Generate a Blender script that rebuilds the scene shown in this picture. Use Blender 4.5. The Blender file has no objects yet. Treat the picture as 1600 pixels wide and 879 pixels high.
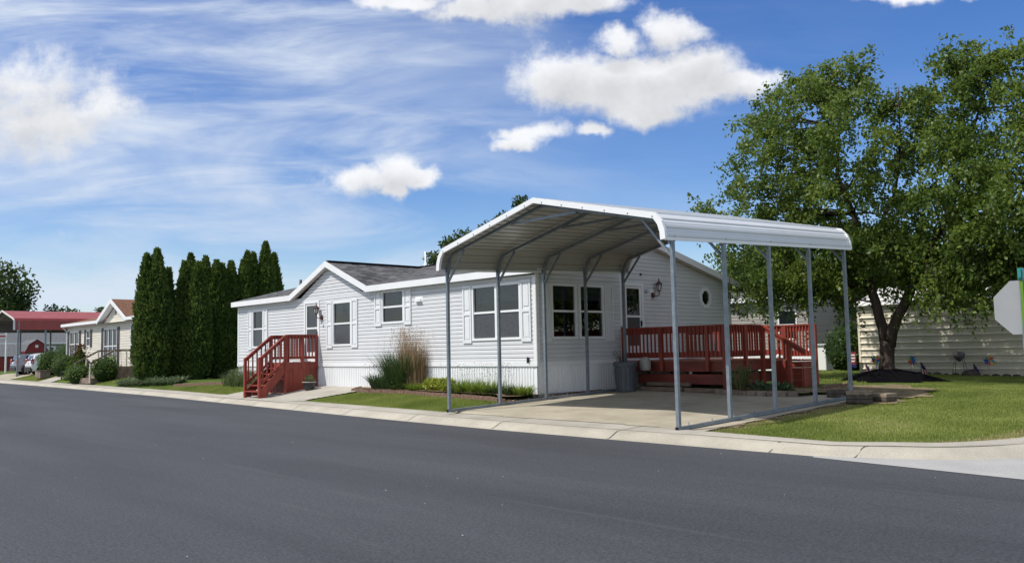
import bpy, math, random
import numpy as np
from mathutils import Vector, Matrix
rnd = random.Random(7)
rng = np.random.default_rng(11)
SC = bpy.context.scene
COL = SC.collection
R = math.radians

# ------------------------------------------------------------------ helpers
def tag(o, label=None, cat=None, group=None, kind=None):
    if label: o['label'] = label
    if cat: o['category'] = cat
    if group: o['group'] = group
    if kind: o['kind'] = kind
    return o

def thing(name, loc, label, cat, group=None, rz=0.0):
    o = bpy.data.objects.new(name, None)
    COL.objects.link(o)
    o.location = loc
    o.rotation_euler = (0, 0, rz)
    o.empty_display_size = 0.2
    return tag(o, label, cat, group)

def wloc(p):
    v = Vector((0, 0, 0))
    while p is not None:
        v += p.location
        p = p.parent
    return v

def copy_tree(o, parent=None):
    c = o.copy()
    COL.objects.link(c)
    c.parent = parent
    for ch in o.children:
        copy_tree(ch, c)
    return c

class MB:
    def __init__(s, xf=None):
        s.v = []; s.f = []; s.uv = []; s.xf = xf
    def add(s, vs, fs, uvs=None):
        n = len(s.v)
        if s.xf: vs = [s.xf(*v) for v in vs]
        s.v += [tuple(v) for v in vs]
        for i, f in enumerate(fs):
            s.f.append(tuple(n + k for k in f))
            s.uv.append(uvs[i] if uvs else None)
        return s
    def quad(s, a, b, c, d, uv=None):
        return s.add([a, b, c, d], [(0, 1, 2, 3)], [uv] if uv else None)
    def box(s, x0, x1, y0, y1, z0, z1):
        v = [(x, y, z) for z in (z0, z1) for y in (y0, y1) for x in (x0, x1)]
        return s.add(v, [(0, 2, 3, 1), (4, 5, 7, 6), (0, 1, 5, 4), (2, 6, 7, 3), (0, 4, 6, 2), (1, 3, 7, 5)])
    def obox(s, F, a0, a1, z0, z1, d0, d1):
        v = [F(a, z, d) for d in (d0, d1) for z in (z0, z1) for a in (a0, a1)]
        return s.add(v, [(0, 2, 3, 1), (4, 5, 7, 6), (0, 1, 5, 4), (2, 6, 7, 3), (0, 4, 6, 2), (1, 3, 7, 5)])
    def tube(s, pts, rad, n=8, cap=True):
        pts = [Vector(p) for p in pts]
        if not hasattr(rad, '__len__'): rad = [rad] * len(pts)
        vs = []; ref = None
        for i, p in enumerate(pts):
            t = (pts[min(i + 1, len(pts) - 1)] - pts[max(i - 1, 0)]).normalized()
            if ref is None:
                ref = Vector((0, 0, 1)) if abs(t.z) < .9 else Vector((1, 0, 0))
            a = t.cross(ref).normalized(); b = a.cross(t).normalized(); ref = b
            for k in range(n):
                w = 2 * math.pi * (k + .5) / n
                vs.append(p + (a * math.cos(w) + b * math.sin(w)) * rad[i])
        fs = []
        for i in range(len(pts) - 1):
            for k in range(n):
                k2 = (k + 1) % n
                fs.append((i * n + k, i * n + k2, (i + 1) * n + k2, (i + 1) * n + k))
        if cap:
            fs.append(tuple(reversed(range(n)))); fs.append(tuple((len(pts) - 1) * n + k for k in range(n)))
        return s.add(vs, fs)
    def bar(s, p0, p1, w, h=None, up=(0, 0, 1)):
        """square bar between two points, w across, h along 'up'"""
        h = w if h is None else h
        p0 = Vector(p0); p1 = Vector(p1); t = (p1 - p0).normalized(); u = Vector(up)
        if abs(t.dot(u)) > .98: u = Vector((0, 1, 0))
        a = t.cross(u).normalized() * w / 2; b = a.cross(t).normalized() * h / 2
        v = [q + sa * a + sb * b for q in (p0, p1) for sa, sb in ((-1, -1), (1, -1), (1, 1), (-1, 1))]
        return s.add(v, [(0, 1, 2, 3), (7, 6, 5, 4), (0, 4, 5, 1), (1, 5, 6, 2), (2, 6, 7, 3), (3, 7, 4, 0)])
    def lathe(s, prof, c=(0, 0, 0), n=20):
        vs = [(c[0] + r * math.cos(2 * math.pi * k / n), c[1] + r * math.sin(2 * math.pi * k / n), c[2] + z) for r, z in prof for k in range(n)]
        fs = [(i * n + k, i * n + (k + 1) % n, (i + 1) * n + (k + 1) % n, (i + 1) * n + k) for i in range(len(prof) - 1) for k in range(n)]
        return s.add(vs, fs)
    def prism(s, poly, F, d0, d1):
        """poly of (a,z) extruded from depth d0 to d1 in frame F"""
        n = len(poly)
        v = [F(a, z, d0) for a, z in poly] + [F(a, z, d1) for a, z in poly]
        return s.add(v, [tuple(reversed(range(n))), tuple(range(n, 2 * n))] + [(i, (i + 1) % n, n + (i + 1) % n, n + i) for i in range(n)])
    def build(s, name, m, parent=None, origin=None, smooth=False, bevel=0, local=False):
        o0 = Vector((0, 0, 0)) if local else (wloc(parent) if parent is not None else Vector(origin or (0, 0, 0)))
        me = bpy.data.meshes.new(name)
        me.from_pydata([(v[0] - o0.x, v[1] - o0.y, v[2] - o0.z) for v in s.v], [], s.f)
        if any(u is not None for u in s.uv):
            lay = me.uv_layers.new(name='UVMap'); k = 0
            for f, u in zip(s.f, s.uv):
                for j in range(len(f)):
                    lay.data[k].uv = u[j] if u else (0, 0)
                    k += 1
        if smooth:
            me.polygons.foreach_set('use_smooth', [True] * len(me.polygons))
        me.update()
        o = bpy.data.objects.new(name, me); COL.objects.link(o)
        o.data.materials.append(m)
        if parent is not None: o.parent = parent
        elif not local: o.location = o0
        if bevel:
            b = o.modifiers.new('bevel', 'BEVEL'); b.width = bevel; b.segments = 1; b.limit_method = 'ANGLE'
        return o

def mesh_np(name, v, f, m, parent=None, origin=(0, 0, 0), smooth=False, local=False):
    v = np.asarray(v, np.float32)
    if not local:
        v = v - np.array(wloc(parent) if parent is not None else origin, np.float32)
    f = np.asarray(f, np.int32)
    me = bpy.data.meshes.new(name)
    me.vertices.add(len(v)); me.vertices.foreach_set('co', v.ravel())
    k = f.shape[1]
    me.loops.add(f.size); me.loops.foreach_set('vertex_index', f.ravel())
    me.polygons.add(len(f)); me.polygons.foreach_set('loop_start', np.arange(0, f.size, k, dtype=np.int32))
    if smooth: me.polygons.foreach_set('use_smooth', np.ones(len(f), bool))
    me.update(calc_edges=True); me.validate()
    o = bpy.data.objects.new(name, me); COL.objects.link(o); me.materials.append(m)
    if parent is not None: o.parent = parent
    elif not local: o.location = origin
    return o

# ------------------------------------------------------------------ materials
def mat(name, col, rough=.6, var=.0, scale=6., bump=.0, bscale=40., metal=0., spec=.5, col2=None, detail=4., stretch=None, coat=0.):
    m = bpy.data.materials.new(name); m.use_nodes = True
    nt = m.node_tree; N = nt.nodes; L = nt.links
    b = N['Principled BSDF']
    b.inputs['Roughness'].default_value = rough; b.inputs['Metallic'].default_value = metal
    b.inputs['Specular IOR Level'].default_value = .12 if (rough >= .8 and spec == .5) else spec
    if coat: b.inputs['Coat Weight'].default_value = coat
    b.inputs['Base Color'].default_value = (*col, 1)
    tc = N.new('ShaderNodeTexCoord')
    src = tc.outputs['Object']
    if stretch:
        mp = N.new('ShaderNodeMapping'); mp.inputs['Scale'].default_value = stretch
        L.new(src, mp.inputs['Vector']); src = mp.outputs['Vector']
    if var or col2:
        n = N.new('ShaderNodeTexNoise'); n.inputs['Scale'].default_value = scale; n.inputs['Detail'].default_value = detail
        L.new(src, n.inputs['Vector'])
        r = N.new('ShaderNodeValToRGB')
        c2 = col2 or tuple(c * (1 + var) for c in col); c1 = col if col2 else tuple(c * (1 - var) for c in col)
        r.color_ramp.elements[0].position = .32; r.color_ramp.elements[1].position = .68
        r.color_ramp.elements[0].color = (*c1, 1); r.color_ramp.elements[1].color = (*c2, 1)
        L.new(n.outputs['Fac'], r.inputs['Fac']); L.new(r.outputs['Color'], b.inputs['Base Color'])
    if bump:
        n2 = N.new('ShaderNodeTexNoise'); n2.inputs['Scale'].default_value = bscale; n2.inputs['Detail'].default_value = 5
        L.new(src, n2.inputs['Vector'])
        bp = N.new('ShaderNodeBump'); bp.inputs['Strength'].default_value = bump; bp.inputs['Distance'].default_value = .02
        L.new(n2.outputs['Fac'], bp.inputs['Height']); L.new(bp.outputs['Normal'], b.inputs['Normal'])
    return m

def leafmat(name, c1, c2, trans=.35, rough=.5, spec=.3, nscale=.9, c3=None):
    """per-leaf random colour, mixed with slow clumpy noise, with light passing through"""
    m = bpy.data.materials.new(name); m.use_nodes = True
    nt = m.node_tree; N = nt.nodes; L = nt.links
    b = N['Principled BSDF']; out = N['Material Output']
    g = N.new('ShaderNodeNewGeometry'); tc = N.new('ShaderNodeTexCoord')
    n = N.new('ShaderNodeTexNoise'); n.inputs['Scale'].default_value = nscale; n.inputs['Detail'].default_value = 2
    L.new(tc.outputs['Object'], n.inputs['Vector'])
    ma = N.new('ShaderNodeMath'); ma.operation = 'MULTIPLY_ADD'; ma.inputs[1].default_value = .55; 
    L.new(g.outputs['Random Per Island'], ma.inputs[0])
    mb = N.new('ShaderNodeMath'); mb.operation = 'MULTIPLY_ADD'; mb.inputs[1].default_value = 1.2; mb.inputs[2].default_value = -.4
    L.new(n.outputs['Fac'], mb.inputs[0]); L.new(mb.outputs[0], ma.inputs[2])
    r = N.new('ShaderNodeValToRGB'); e = r.color_ramp.elements
    e[0].color = (*c1, 1); e[1].color = (*c2, 1); e[0].position = .1; e[1].position = .85
    if c3:
        x = e.new(.97); x.color = (*c3, 1)
    L.new(ma.outputs[0], r.inputs['Fac']); L.new(r.outputs['Color'], b.inputs['Base Color'])
    b.inputs['Roughness'].default_value = rough; b.inputs['Specular IOR Level'].default_value = spec
    if trans:
        t = N.new('ShaderNodeBsdfTranslucent'); hs = N.new('ShaderNodeHueSaturation')
        hs.inputs['Value'].default_value = 1.5; hs.inputs['Hue'].default_value = .493
        L.new(r.outputs['Color'], hs.inputs['Color']); L.new(hs.outputs['Color'], t.inputs['Color'])
        mx = N.new('ShaderNodeMixShader'); mx.inputs['Fac'].default_value = trans
        L.new(b.outputs[0], mx.inputs[1]); L.new(t.outputs[0], mx.inputs[2]); L.new(mx.outputs[0], out.inputs['Surface'])
    return m

def glassmat(name, tint, rough=.02):
    m = bpy.data.materials.new(name); m.use_nodes = True
    nt = m.node_tree; N = nt.nodes; L = nt.links
    out = N['Material Output']; N.remove(N['Principled BSDF'])
    t = N.new('ShaderNodeBsdfTransparent'); t.inputs['Color'].default_value = (*tint, 1)
    g = N.new('ShaderNodeBsdfGlossy'); g.inputs['Roughness'].default_value = rough
    f = N.new('ShaderNodeFresnel'); f.inputs['IOR'].default_value = 1.9
    nz = N.new('ShaderNodeTexNoise'); nz.inputs['Scale'].default_value = 1.3
    tc = N.new('ShaderNodeTexCoord'); L.new(tc.outputs['Object'], nz.inputs['Vector'])
    bp = N.new('ShaderNodeBump'); bp.inputs['Strength'].default_value = .05; bp.inputs['Distance'].default_value = .05
    L.new(nz.outputs['Fac'], bp.inputs['Height']); L.new(bp.outputs['Normal'], g.inputs['Normal'])
    mx = N.new('ShaderNodeMixShader'); L.new(f.outputs[0], mx.inputs[0]); L.new(t.outputs[0], mx.inputs[1]); L.new(g.outputs[0], mx.inputs[2])
    L.new(mx.outputs[0], out.inputs['Surface'])
    return m

M = {}
M['siding'] = mat('white vinyl siding', (.585, .595, .61), .42, .03, 1.3, .04, 90)
M['trim'] = mat('white trim', (.73, .74, .75), .4, .03, 2.)
M['skirt'] = mat('white skirting', (.74, .755, .77), .38, .04, 1.2)
M['shutter'] = mat('pale shutter', (.67, .69, .71), .45, .03, 3.)
M['soffit'] = mat('soffit', (.62, .60, .59), .6, .04, 3.)
M['steel'] = mat('galvanized steel', (.20, .23, .26), .45, .16, 9., metal=.4)
M['roofwhite'] = mat('white roof panel', (.74, .75, .76), .33, .03, 1.5, spec=.5)
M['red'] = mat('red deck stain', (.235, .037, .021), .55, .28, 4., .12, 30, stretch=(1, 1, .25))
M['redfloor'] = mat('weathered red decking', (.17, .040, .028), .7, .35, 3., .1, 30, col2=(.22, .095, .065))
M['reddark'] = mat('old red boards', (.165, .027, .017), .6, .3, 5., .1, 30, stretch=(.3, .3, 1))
M['glass'] = glassmat('window glass', (.42, .45, .48))
M['screen'] = mat('insect screen', (.06, .064, .072), .35, .2, 14.)
M['blind'] = mat('window blind', (.30, .31, .33), .8, .3, 2.2, stretch=(1, 1, 9))
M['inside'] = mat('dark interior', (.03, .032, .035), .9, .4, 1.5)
M['curtain'] = mat('curtain', (.36, .31, .27), .9, .5, 5., stretch=(6, 6, .6))
M['black'] = mat('black metal', (.012, .012, .014), .4)
M['rubber'] = mat('rubber', (.015, .015, .016), .8)
M['bronze'] = mat('oxblood lantern metal', (.06, .014, .014), .4, .2, 10)
M['lampglass'] = mat('lantern glass', (.42, .40, .38), .12, .1, 8)
M['vent'] = mat('grey vent cap', (.35, .36, .37), .5)
M['can'] = mat('grey plastic bin', (.075, .085, .10), .5, .1, 6., .05, 60)
M['pot'] = mat('dark plastic pot', (.022, .026, .028), .45, .2, 8.)
M['potrim'] = mat('pale pot rim', (.32, .30, .27), .6)
M['tan'] = mat('pale plastic', (.36, .34, .31), .5, .1, 7.)
M['wood'] = mat('old timber', (.17, .13, .10), .8, .35, 8., .2, 40, stretch=(.3, 3, 3))
M['bark'] = mat('bark', (.030, .022, .018), .9, .5, 7., .9, 16, col2=(.085, .066, .055), stretch=(1, 1, .22))
M['brick'] = mat('edging brick', (.18, .115, .088), .85, .35, 18., .3, 40)
M['paver'] = mat('concrete paver', (.23, .19, .14), .85, .3, 9., .3, 50)
M['pavdark'] = mat('dark paver', (.085, .072, .06), .85, .4, 9., .3, 50)
M['soil'] = mat('bare soil', (.12, .090, .055), .95, .4, 4., .6, 25, col2=(.25, .195, .125))
M['mulch'] = mat('black mulch', (.0055, .005, .006), .95, .6, 30., 1., 40, spec=.02)
M['shedmetal'] = mat('cream metal panel', (.72, .66, .54), .42, .06, 1.0, spec=.5)
M['shedroof'] = mat('pale metal roof', (.62, .60, .55), .45, .06, 2.)
M['signback'] = mat('bare aluminium', (.29, .30, .31), .6, .05, 3., metal=.2)
M['lime'] = mat('lime reflective strip', (.10, .21, .015), .35, .1, 30.)
M['teal'] = mat('teal street sign', (.02, .20, .19), .4)
M['cream'] = mat('cream siding', (.62, .58, .50), .5, .04, 2.)
M['brownroof'] = mat('brown shingle', (.16, .085, .055), .85, .35, 9., .4, 20)
M['redroof'] = mat('red metal roof', (.27, .045, .038), .35, .1, 1.5)
M['darkshut'] = mat('dark shutter', (.05, .04, .04), .5)
M['greywall'] = mat('grey siding', (.30, .31, .33), .6, .05, 2.)
M['taupe'] = mat('taupe siding', (.27, .25, .23), .6, .1, 2., stretch=(.3, .3, 6))
M['greyroof'] = mat('grey shingle far', (.12, .125, .135), .85, .3, 7., .3, 20)
M['barnred'] = mat('barn red', (.20, .018, .022), .6, .2, 4.)
M['carwhite'] = mat('white car paint', (.74, .75, .77), .2, coat=.6)
M['carsilver'] = mat('silver car paint', (.30, .31, .33), .22, metal=.6, coat=.6)
M['carglass'] = mat('car glass', (.012, .015, .018), .06, spec=.9)
M['cladding'] = mat('black car cladding', (.02, .02, .022), .6)
M['alloy'] = mat('alloy wheel', (.55, .56, .57), .3, metal=.7)
M['tail'] = mat('tail lamp', (.30, .012, .02), .15, spec=.8)
M['plate'] = mat('number plate', (.62, .63, .62), .4)
M['stone'] = mat('stone block', (.20, .16, .13), .9, .3, 4., .3, 30)
M['whitepost'] = mat('white plastic', (.75, .75, .73), .45)
M['flagred'] = mat('flag red', (.45, .03, .05), .8); M['flagwhite'] = mat('flag white', (.75, .72, .70), .8); M['flagblue'] = mat('flag blue', (.02, .03, .12), .8)
M['pinred'] = mat('pinwheel red', (.65, .03, .04), .35); M['pinblue'] = mat('pinwheel blue', (.02, .08, .45), .35)
M['pinyel'] = mat('pinwheel yellow', (.75, .50, .03), .35); M['pincyan'] = mat('pinwheel cyan', (.05, .40, .50), .35)
M['pewter'] = mat('pewter ornament', (.14, .12, .13), .5, .3, 20., metal=.3)

# shingle roof with courses (UV: metres along eave, metres up slope)
def shingle(name, c1, c2):
    m = bpy.data.materials.new(name); m.use_nodes = True
    N = m.node_tree.nodes; L = m.node_tree.links; b = N['Principled BSDF']; b.inputs['Roughness'].default_value = .9
    b.inputs['Specular IOR Level'].default_value = .25
    tc = N.new('ShaderNodeTexCoord')
    br = N.new('ShaderNodeTexBrick'); br.offset = .5; br.inputs['Scale'].default_value = 1; br.inputs['Brick Width'].default_value = .30
    br.inputs['Row Height'].default_value = .14; br.inputs['Mortar Size'].default_value = .006; br.inputs['Bias'].default_value = 0.0
    br.inputs['Color1'].default_value = (*c1, 1); br.inputs['Color2'].default_value = (*c2, 1); br.inputs['Mortar'].default_value = (c1[0] * .35, c1[1] * .35, c1[2] * .35, 1)
    L.new(tc.outputs['UV'], br.inputs['Vector'])
    n = N.new('ShaderNodeTexNoise'); n.inputs['Scale'].default_value = 45; n.inputs['Detail'].default_value = 3; L.new(tc.outputs['UV'], n.inputs['Vector'])
    n2 = N.new('ShaderNodeTexNoise'); n2.inputs['Scale'].default_value = .8; L.new(tc.outputs['UV'], n2.inputs['Vector'])
    ad = N.new('ShaderNodeMath'); ad.operation = 'ADD'; L.new(n.outputs['Fac'], ad.inputs[0]); L.new(n2.outputs['Fac'], ad.inputs[1])
    hs = N.new('ShaderNodeHueSaturation'); L.new(br.outputs['Color'], hs.inputs['Color']); L.new(ad.outputs[0], hs.inputs['Value'])
    L.new(hs.outputs['Color'], b.inputs['Base Color'])
    bp = N.new('ShaderNodeBump'); bp.inputs['Strength'].default_value = .6; bp.inputs['Distance'].default_value = .012
    L.new(br.outputs['Fac'], bp.inputs['Height']); bp.invert = True
    L.new(bp.outputs['Normal'], b.inputs['Normal'])
    return m
M['shingle'] = shingle('charcoal shingle', (.036, .036, .040), (.14, .137, .136))

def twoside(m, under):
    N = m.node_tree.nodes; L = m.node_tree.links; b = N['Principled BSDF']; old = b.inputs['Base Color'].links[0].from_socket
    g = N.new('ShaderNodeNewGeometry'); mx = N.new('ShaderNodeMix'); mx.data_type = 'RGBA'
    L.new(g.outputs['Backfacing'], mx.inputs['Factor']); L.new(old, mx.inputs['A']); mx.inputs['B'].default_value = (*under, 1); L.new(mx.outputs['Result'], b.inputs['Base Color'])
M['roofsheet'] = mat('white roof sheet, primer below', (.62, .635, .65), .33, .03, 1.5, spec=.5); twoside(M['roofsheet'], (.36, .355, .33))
# asphalt
def asphalt():
    m = bpy.data.materials.new('fresh asphalt'); m.use_nodes = True
    N = m.node_tree.nodes; L = m.node_tree.links; b = N['Principled BSDF']; b.inputs['Specular IOR Level'].default_value = .35
    tc = N.new('ShaderNodeTexCoord')
    f = N.new('ShaderNodeTexNoise'); f.inputs['Scale'].default_value = 38; f.inputs['Detail'].default_value = 6; f.inputs['Roughness'].default_value = .8
    L.new(tc.outputs['Object'], f.inputs['Vector'])
    mp = N.new('ShaderNodeMapping'); mp.inputs['Scale'].default_value = (.12, .9, 1); mp.inputs['Rotation'].default_value = (0, 0, R(3)); L.new(tc.outputs['Object'], mp.inputs['Vector'])
    g = N.new('ShaderNodeTexNoise'); g.inputs['Scale'].default_value = .9; g.inputs['Detail'].default_value = 5; L.new(mp.outputs[0], g.inputs['Vector'])
    r = N.new('ShaderNodeValToRGB'); r.color_ramp.elements[0].position = .3; r.color_ramp.elements[1].position = .75
    r.color_ramp.elements[0].color = (.034, .036, .042, 1); r.color_ramp.elements[1].color = (.055, .058, .066, 1)
    L.new(g.outputs['Fac'], r.inputs['Fac'])
    r2 = N.new('ShaderNodeValToRGB'); r2.color_ramp.elements[0].position = .32; r2.color_ramp.elements[1].position = .72
    r2.color_ramp.elements[0].color = (.25, .25, .25, 1); r2.color_ramp.elements[1].color = (2.0, 2.0, 2.0, 1)
    L.new(f.outputs['Fac'], r2.inputs['Fac'])
    mx = N.new('ShaderNodeMix'); mx.data_type = 'RGBA'; mx.blend_type = 'MULTIPLY'; mx.inputs['Factor'].default_value = 1
    L.new(r.outputs[0], mx.inputs['A']); L.new(r2.outputs[0], mx.inputs['B'])
    # faint scuffed tyre lines
    wv = N.new('ShaderNodeTexNoise'); wv.inputs['Scale'].default_value = 3.2; wv.inputs['Detail'].default_value = 8
    mp2 = N.new('ShaderNodeMapping'); mp2.inputs['Scale'].default_value = (.05, 1.1, 1); mp2.inputs['Rotation'].default_value = (0, 0, R(-9)); L.new(tc.outputs['Object'], mp2.inputs['Vector']); L.new(mp2.outputs[0], wv.inputs['Vector'])
    r3 = N.new('ShaderNodeValToRGB'); r3.color_ramp.elements[0].position = .63; r3.color_ramp.elements[1].position = .70; L.new(wv.outputs['Fac'], r3.inputs['Fac'])
    ml = N.new('ShaderNodeMath'); ml.operation = 'MULTIPLY'; ml.inputs[1].default_value = .13; L.new(r3.outputs[0], ml.inputs[0])
    mx2 = N.new('ShaderNodeMix'); mx2.data_type = 'RGBA'; L.new(ml.outputs[0], mx2.inputs['Factor']); L.new(mx.outputs['Result'], mx2.inputs['A']); mx2.inputs['B'].default_value = (.13, .13, .135, 1)
    L.new(mx2.outputs['Result'], b.inputs['Base Color'])
    b.inputs['Roughness'].default_value = .78
    bp = N.new('ShaderNodeBump'); bp.inputs['Strength'].default_value = .55; bp.inputs['Distance'].default_value = .012
    L.new(f.outputs['Fac'], bp.inputs['Height']); L.new(bp.outputs[0], b.inputs['Normal'])
    return m
M['asphalt'] = asphalt()

def concrete(name, c1, c2, stain=(.16, .14, .11)):
    m = bpy.data.materials.new(name); m.use_nodes = True
    N = m.node_tree.nodes; L = m.node_tree.links; b = N['Principled BSDF']; b.inputs['Roughness'].default_value = .85; b.inputs['Specular IOR Level'].default_value = .3
    tc = N.new('ShaderNodeTexCoord')
    n = N.new('ShaderNodeTexNoise'); n.inputs['Scale'].default_value = 1.1; n.inputs['Detail'].default_value = 8; n.inputs['Roughness'].default_value = .65; L.new(tc.outputs['Object'], n.inputs['Vector'])
    r = N.new('ShaderNodeValToRGB'); r.color_ramp.elements[0].position = .3; r.color_ramp.elements[1].position = .7
    r.color_ramp.elements[0].color = (*c1, 1); r.color_ramp.elements[1].color = (*c2, 1); L.new(n.outputs['Fac'], r.inputs['Fac'])
    s = N.new('ShaderNodeTexNoise'); s.inputs['Scale'].default_value = .55; s.inputs['Detail'].default_value = 9; s.inputs['Roughness'].default_value = .7
    mp = N.new('ShaderNodeMapping'); mp.inputs['Location'].default_value = (3, 8, 1); mp.inputs['Scale'].default_value = (.7, 1.6, 1); L.new(tc.outputs['Object'], mp.inputs['Vector']); L.new(mp.outputs[0], s.inputs['Vector'])
    rs = N.new('ShaderNodeValToRGB'); rs.color_ramp.elements[0].position = .52; rs.color_ramp.elements[1].position = .75; rs.color_ramp.elements[1].color = (.6, .6, .6, 1); L.new(s.outputs['Fac'], rs.inputs['Fac'])
    mx = N.new('ShaderNodeMix'); mx.data_type = 'RGBA'; L.new(rs.outputs[0], mx.inputs['Factor']); L.new(r.outputs[0], mx.inputs['A']); mx.inputs['B'].default_value = (*stain, 1)
    f = N.new('ShaderNodeTexNoise'); f.inputs['Scale'].default_value = 60; f.inputs['Detail'].default_value = 4; L.new(tc.outputs['Object'], f.inputs['Vector'])
    mr = N.new('ShaderNodeMapRange'); mr.inputs[1].default_value = .3; mr.inputs[2].default_value = .7; mr.inputs[3].default_value = .82; mr.inputs[4].default_value = 1.15; L.new(f.outputs['Fac'], mr.inputs[0])
    hs = N.new('ShaderNodeHueSaturation'); L.new(mx.outputs['Result'], hs.inputs['Color']); L.new(mr.outputs[0], hs.inputs['Value'])
    L.new(hs.outputs[0], b.inputs['Base Color'])
    bp = N.new('ShaderNodeBump'); bp.inputs['Strength'].default_value = .3; bp.inputs['Distance'].default_value = .01; L.new(f.outputs['Fac'], bp.inputs['Height']); L.new(bp.outputs[0], b.inputs['Normal'])
    return m
M['drive'] = concrete('driveway concrete', (.29, .255, .19), (.42, .38, .295))
M['curb'] = concrete('curb concrete', (.31, .285, .235), (.43, .40, .335), (.24, .21, .165))
M['walk'] = concrete('walk concrete', (.30, .275, .235), (.40, .375, .325))
M['apron'] = concrete('pale street concrete', (.29, .288, .28), (.37, .366, .357), (.30, .29, .28))
M['joint'] = mat('joint', (.07, .06, .05), .95)

def lawnmat():
    m = bpy.data.materials.new('lawn'); m.use_nodes = True
    N = m.node_tree.nodes; L = m.node_tree.links; b = N['Principled BSDF']; b.inputs['Roughness'].default_value = .9; b.inputs['Specular IOR Level'].default_value = .1
    tc = N.new('ShaderNodeTexCoord')
    n = N.new('ShaderNodeTexNoise'); n.inputs['Scale'].default_value = 1.0; n.inputs['Detail'].default_value = 9; n.inputs['Roughness'].default_value = .7; L.new(tc.outputs['Object'], n.inputs['Vector'])
    r = N.new('ShaderNodeValToRGB'); e = r.color_ramp.elements
    e[0].position = .3; e[0].color = (.045, .080, .015, 1); e[1].position = .72; e[1].color = (.13, .14, .045, 1)
    x = e.new(.52); x.color = (.075, .115, .022, 1)
    L.new(n.outputs['Fac'], r.inputs['Fac']); L.new(r.outputs[0], b.inputs['Base Color'])
    f = N.new('ShaderNodeTexNoise'); f.inputs['Scale'].default_value = 30; f.inputs['Detail'].default_value = 5; L.new(tc.outputs['Object'], f.inputs['Vector'])
    bp = N.new('ShaderNodeBump'); bp.inputs['Strength'].default_value = .8; bp.inputs['Distance'].default_value = .04; L.new(f.outputs['Fac'], bp.inputs['Height']); L.new(bp.outputs[0], b.inputs['Normal'])
    return m
M['lawn'] = lawnmat()
M['blade'] = leafmat('grass blades', (.115, .165, .030), (.30, .335, .095), .42, .6, .15, .7, (.42, .38, .18))
M['straw'] = leafmat('dry grass blades', (.20, .17, .075), (.42, .36, .19), .3, .7, .1, .7)
M['birch'] = leafmat('tree leaves', (.038, .080, .013), (.165, .225, .040), .45, .45, .3, .8, (.25, .29, .06))
M['oak'] = leafmat('dark tree leaves', (.022, .046, .010), (.075, .115, .024), .32, .5, .3, .6)
M['arbor'] = leafmat('arborvitae sprays', (.034, .070, .014), (.115, .170, .036), .3, .6, .2, 1.5)
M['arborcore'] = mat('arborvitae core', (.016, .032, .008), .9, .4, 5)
M['bush'] = leafmat('bush leaves', (.035, .072, .012), (.10, .155, .028), .3, .5, .3, 2.)
M['daylily'] = leafmat('daylily leaves', (.07, .13, .015), (.20, .27, .04), .35, .45, .35, 2.)
M['chart'] = leafmat('chartreuse leaves', (.14, .19, .02), (.32, .34, .05), .35, .5, .3, 2.)
M['iris'] = leafmat('iris blades', (.020, .055, .018), (.065, .115, .040), .25, .4, .4, 2.)
M['reedgreen'] = leafmat('reed green', (.03, .07, .02), (.09, .13, .045), .25, .5, .3, 2.)
M['reedtan'] = leafmat('reed plume', (.20, .135, .075), (.40, .29, .17), .3, .8, .1, 2.)
M['hosta'] = leafmat('hosta leaves', (.045, .085, .03), (.16, .20, .11), .25, .5, .3, 3.)
M['purple'] = leafmat('iris flower', (.05, .02, .10), (.12, .06, .2), .3, .6, .2, 3.)
M['conetip'] = leafmat('bronze conifer', (.07, .045, .015), (.14, .085, .03), .2, .6, .2, 2.)
M['herb'] = leafmat('pale herb', (.05, .085, .03), (.17, .21, .09), .3, .5, .3, 3.)

# ------------------------------------------------------------------ terrain
EX = [-400, -52, -35, -19, -6, -0.7, 3, 6.5, 8.8, 9.5, 9.8, 10.48, 11.15, 11.7, 12.05, 12.2]
EY = [18, -0.7, -1.4, -2.3, -3.43, -3.85, -4.06, -4.12, -4.12, -4.13, -4.08, -3.79, -3.44, -2.77, -1.9, -0.9]
def wsc(x): return np.interp(x, [5.5, 8.4, 9.5, 10.5, 12.2], [1.0, .66, .60, .72, .78])   # the kerb walk narrows towards the corner
def edge(x): return np.interp(x, EX, EY)
def sst(a, b, t):
    t = np.clip((np.asarray(t, float) - a) / (b - a), 0, 1); return t * t * (3 - 2 * t)
_cp = np.array([(x, np.interp(x, EX, EY)) for x in np.linspace(5, 12.2, 160)] + [(12.25, q) for q in np.linspace(-.8, 70, 240)])
def kerb_d(x, y):
    x = np.asarray(x, float); y = np.asarray(y, float); x, y = np.broadcast_arrays(x, y)
    sh = x.shape; x = np.atleast_1d(x); y = np.atleast_1d(y); d = np.asarray(y - edge(np.minimum(x, 12.2)))
    sel = (x > 7) & (x < 40)
    if sel.any():
        xs_ = x[sel]; ys_ = y[sel]; best = np.full(xs_.shape, 1e9)
        for q in _cp: best = np.minimum(best, (xs_ - q[0]) ** 2 + (ys_ - q[1]) ** 2)
        best = np.sqrt(best); neg = (d[sel] < 0) | (xs_ > 12.25)
        dd = np.array(d); dd[sel] = np.where(neg, -best, np.minimum(best, np.maximum(d[sel], best))); d = dd
    return np.where((x >= 40), -5., d).reshape(sh)
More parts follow.
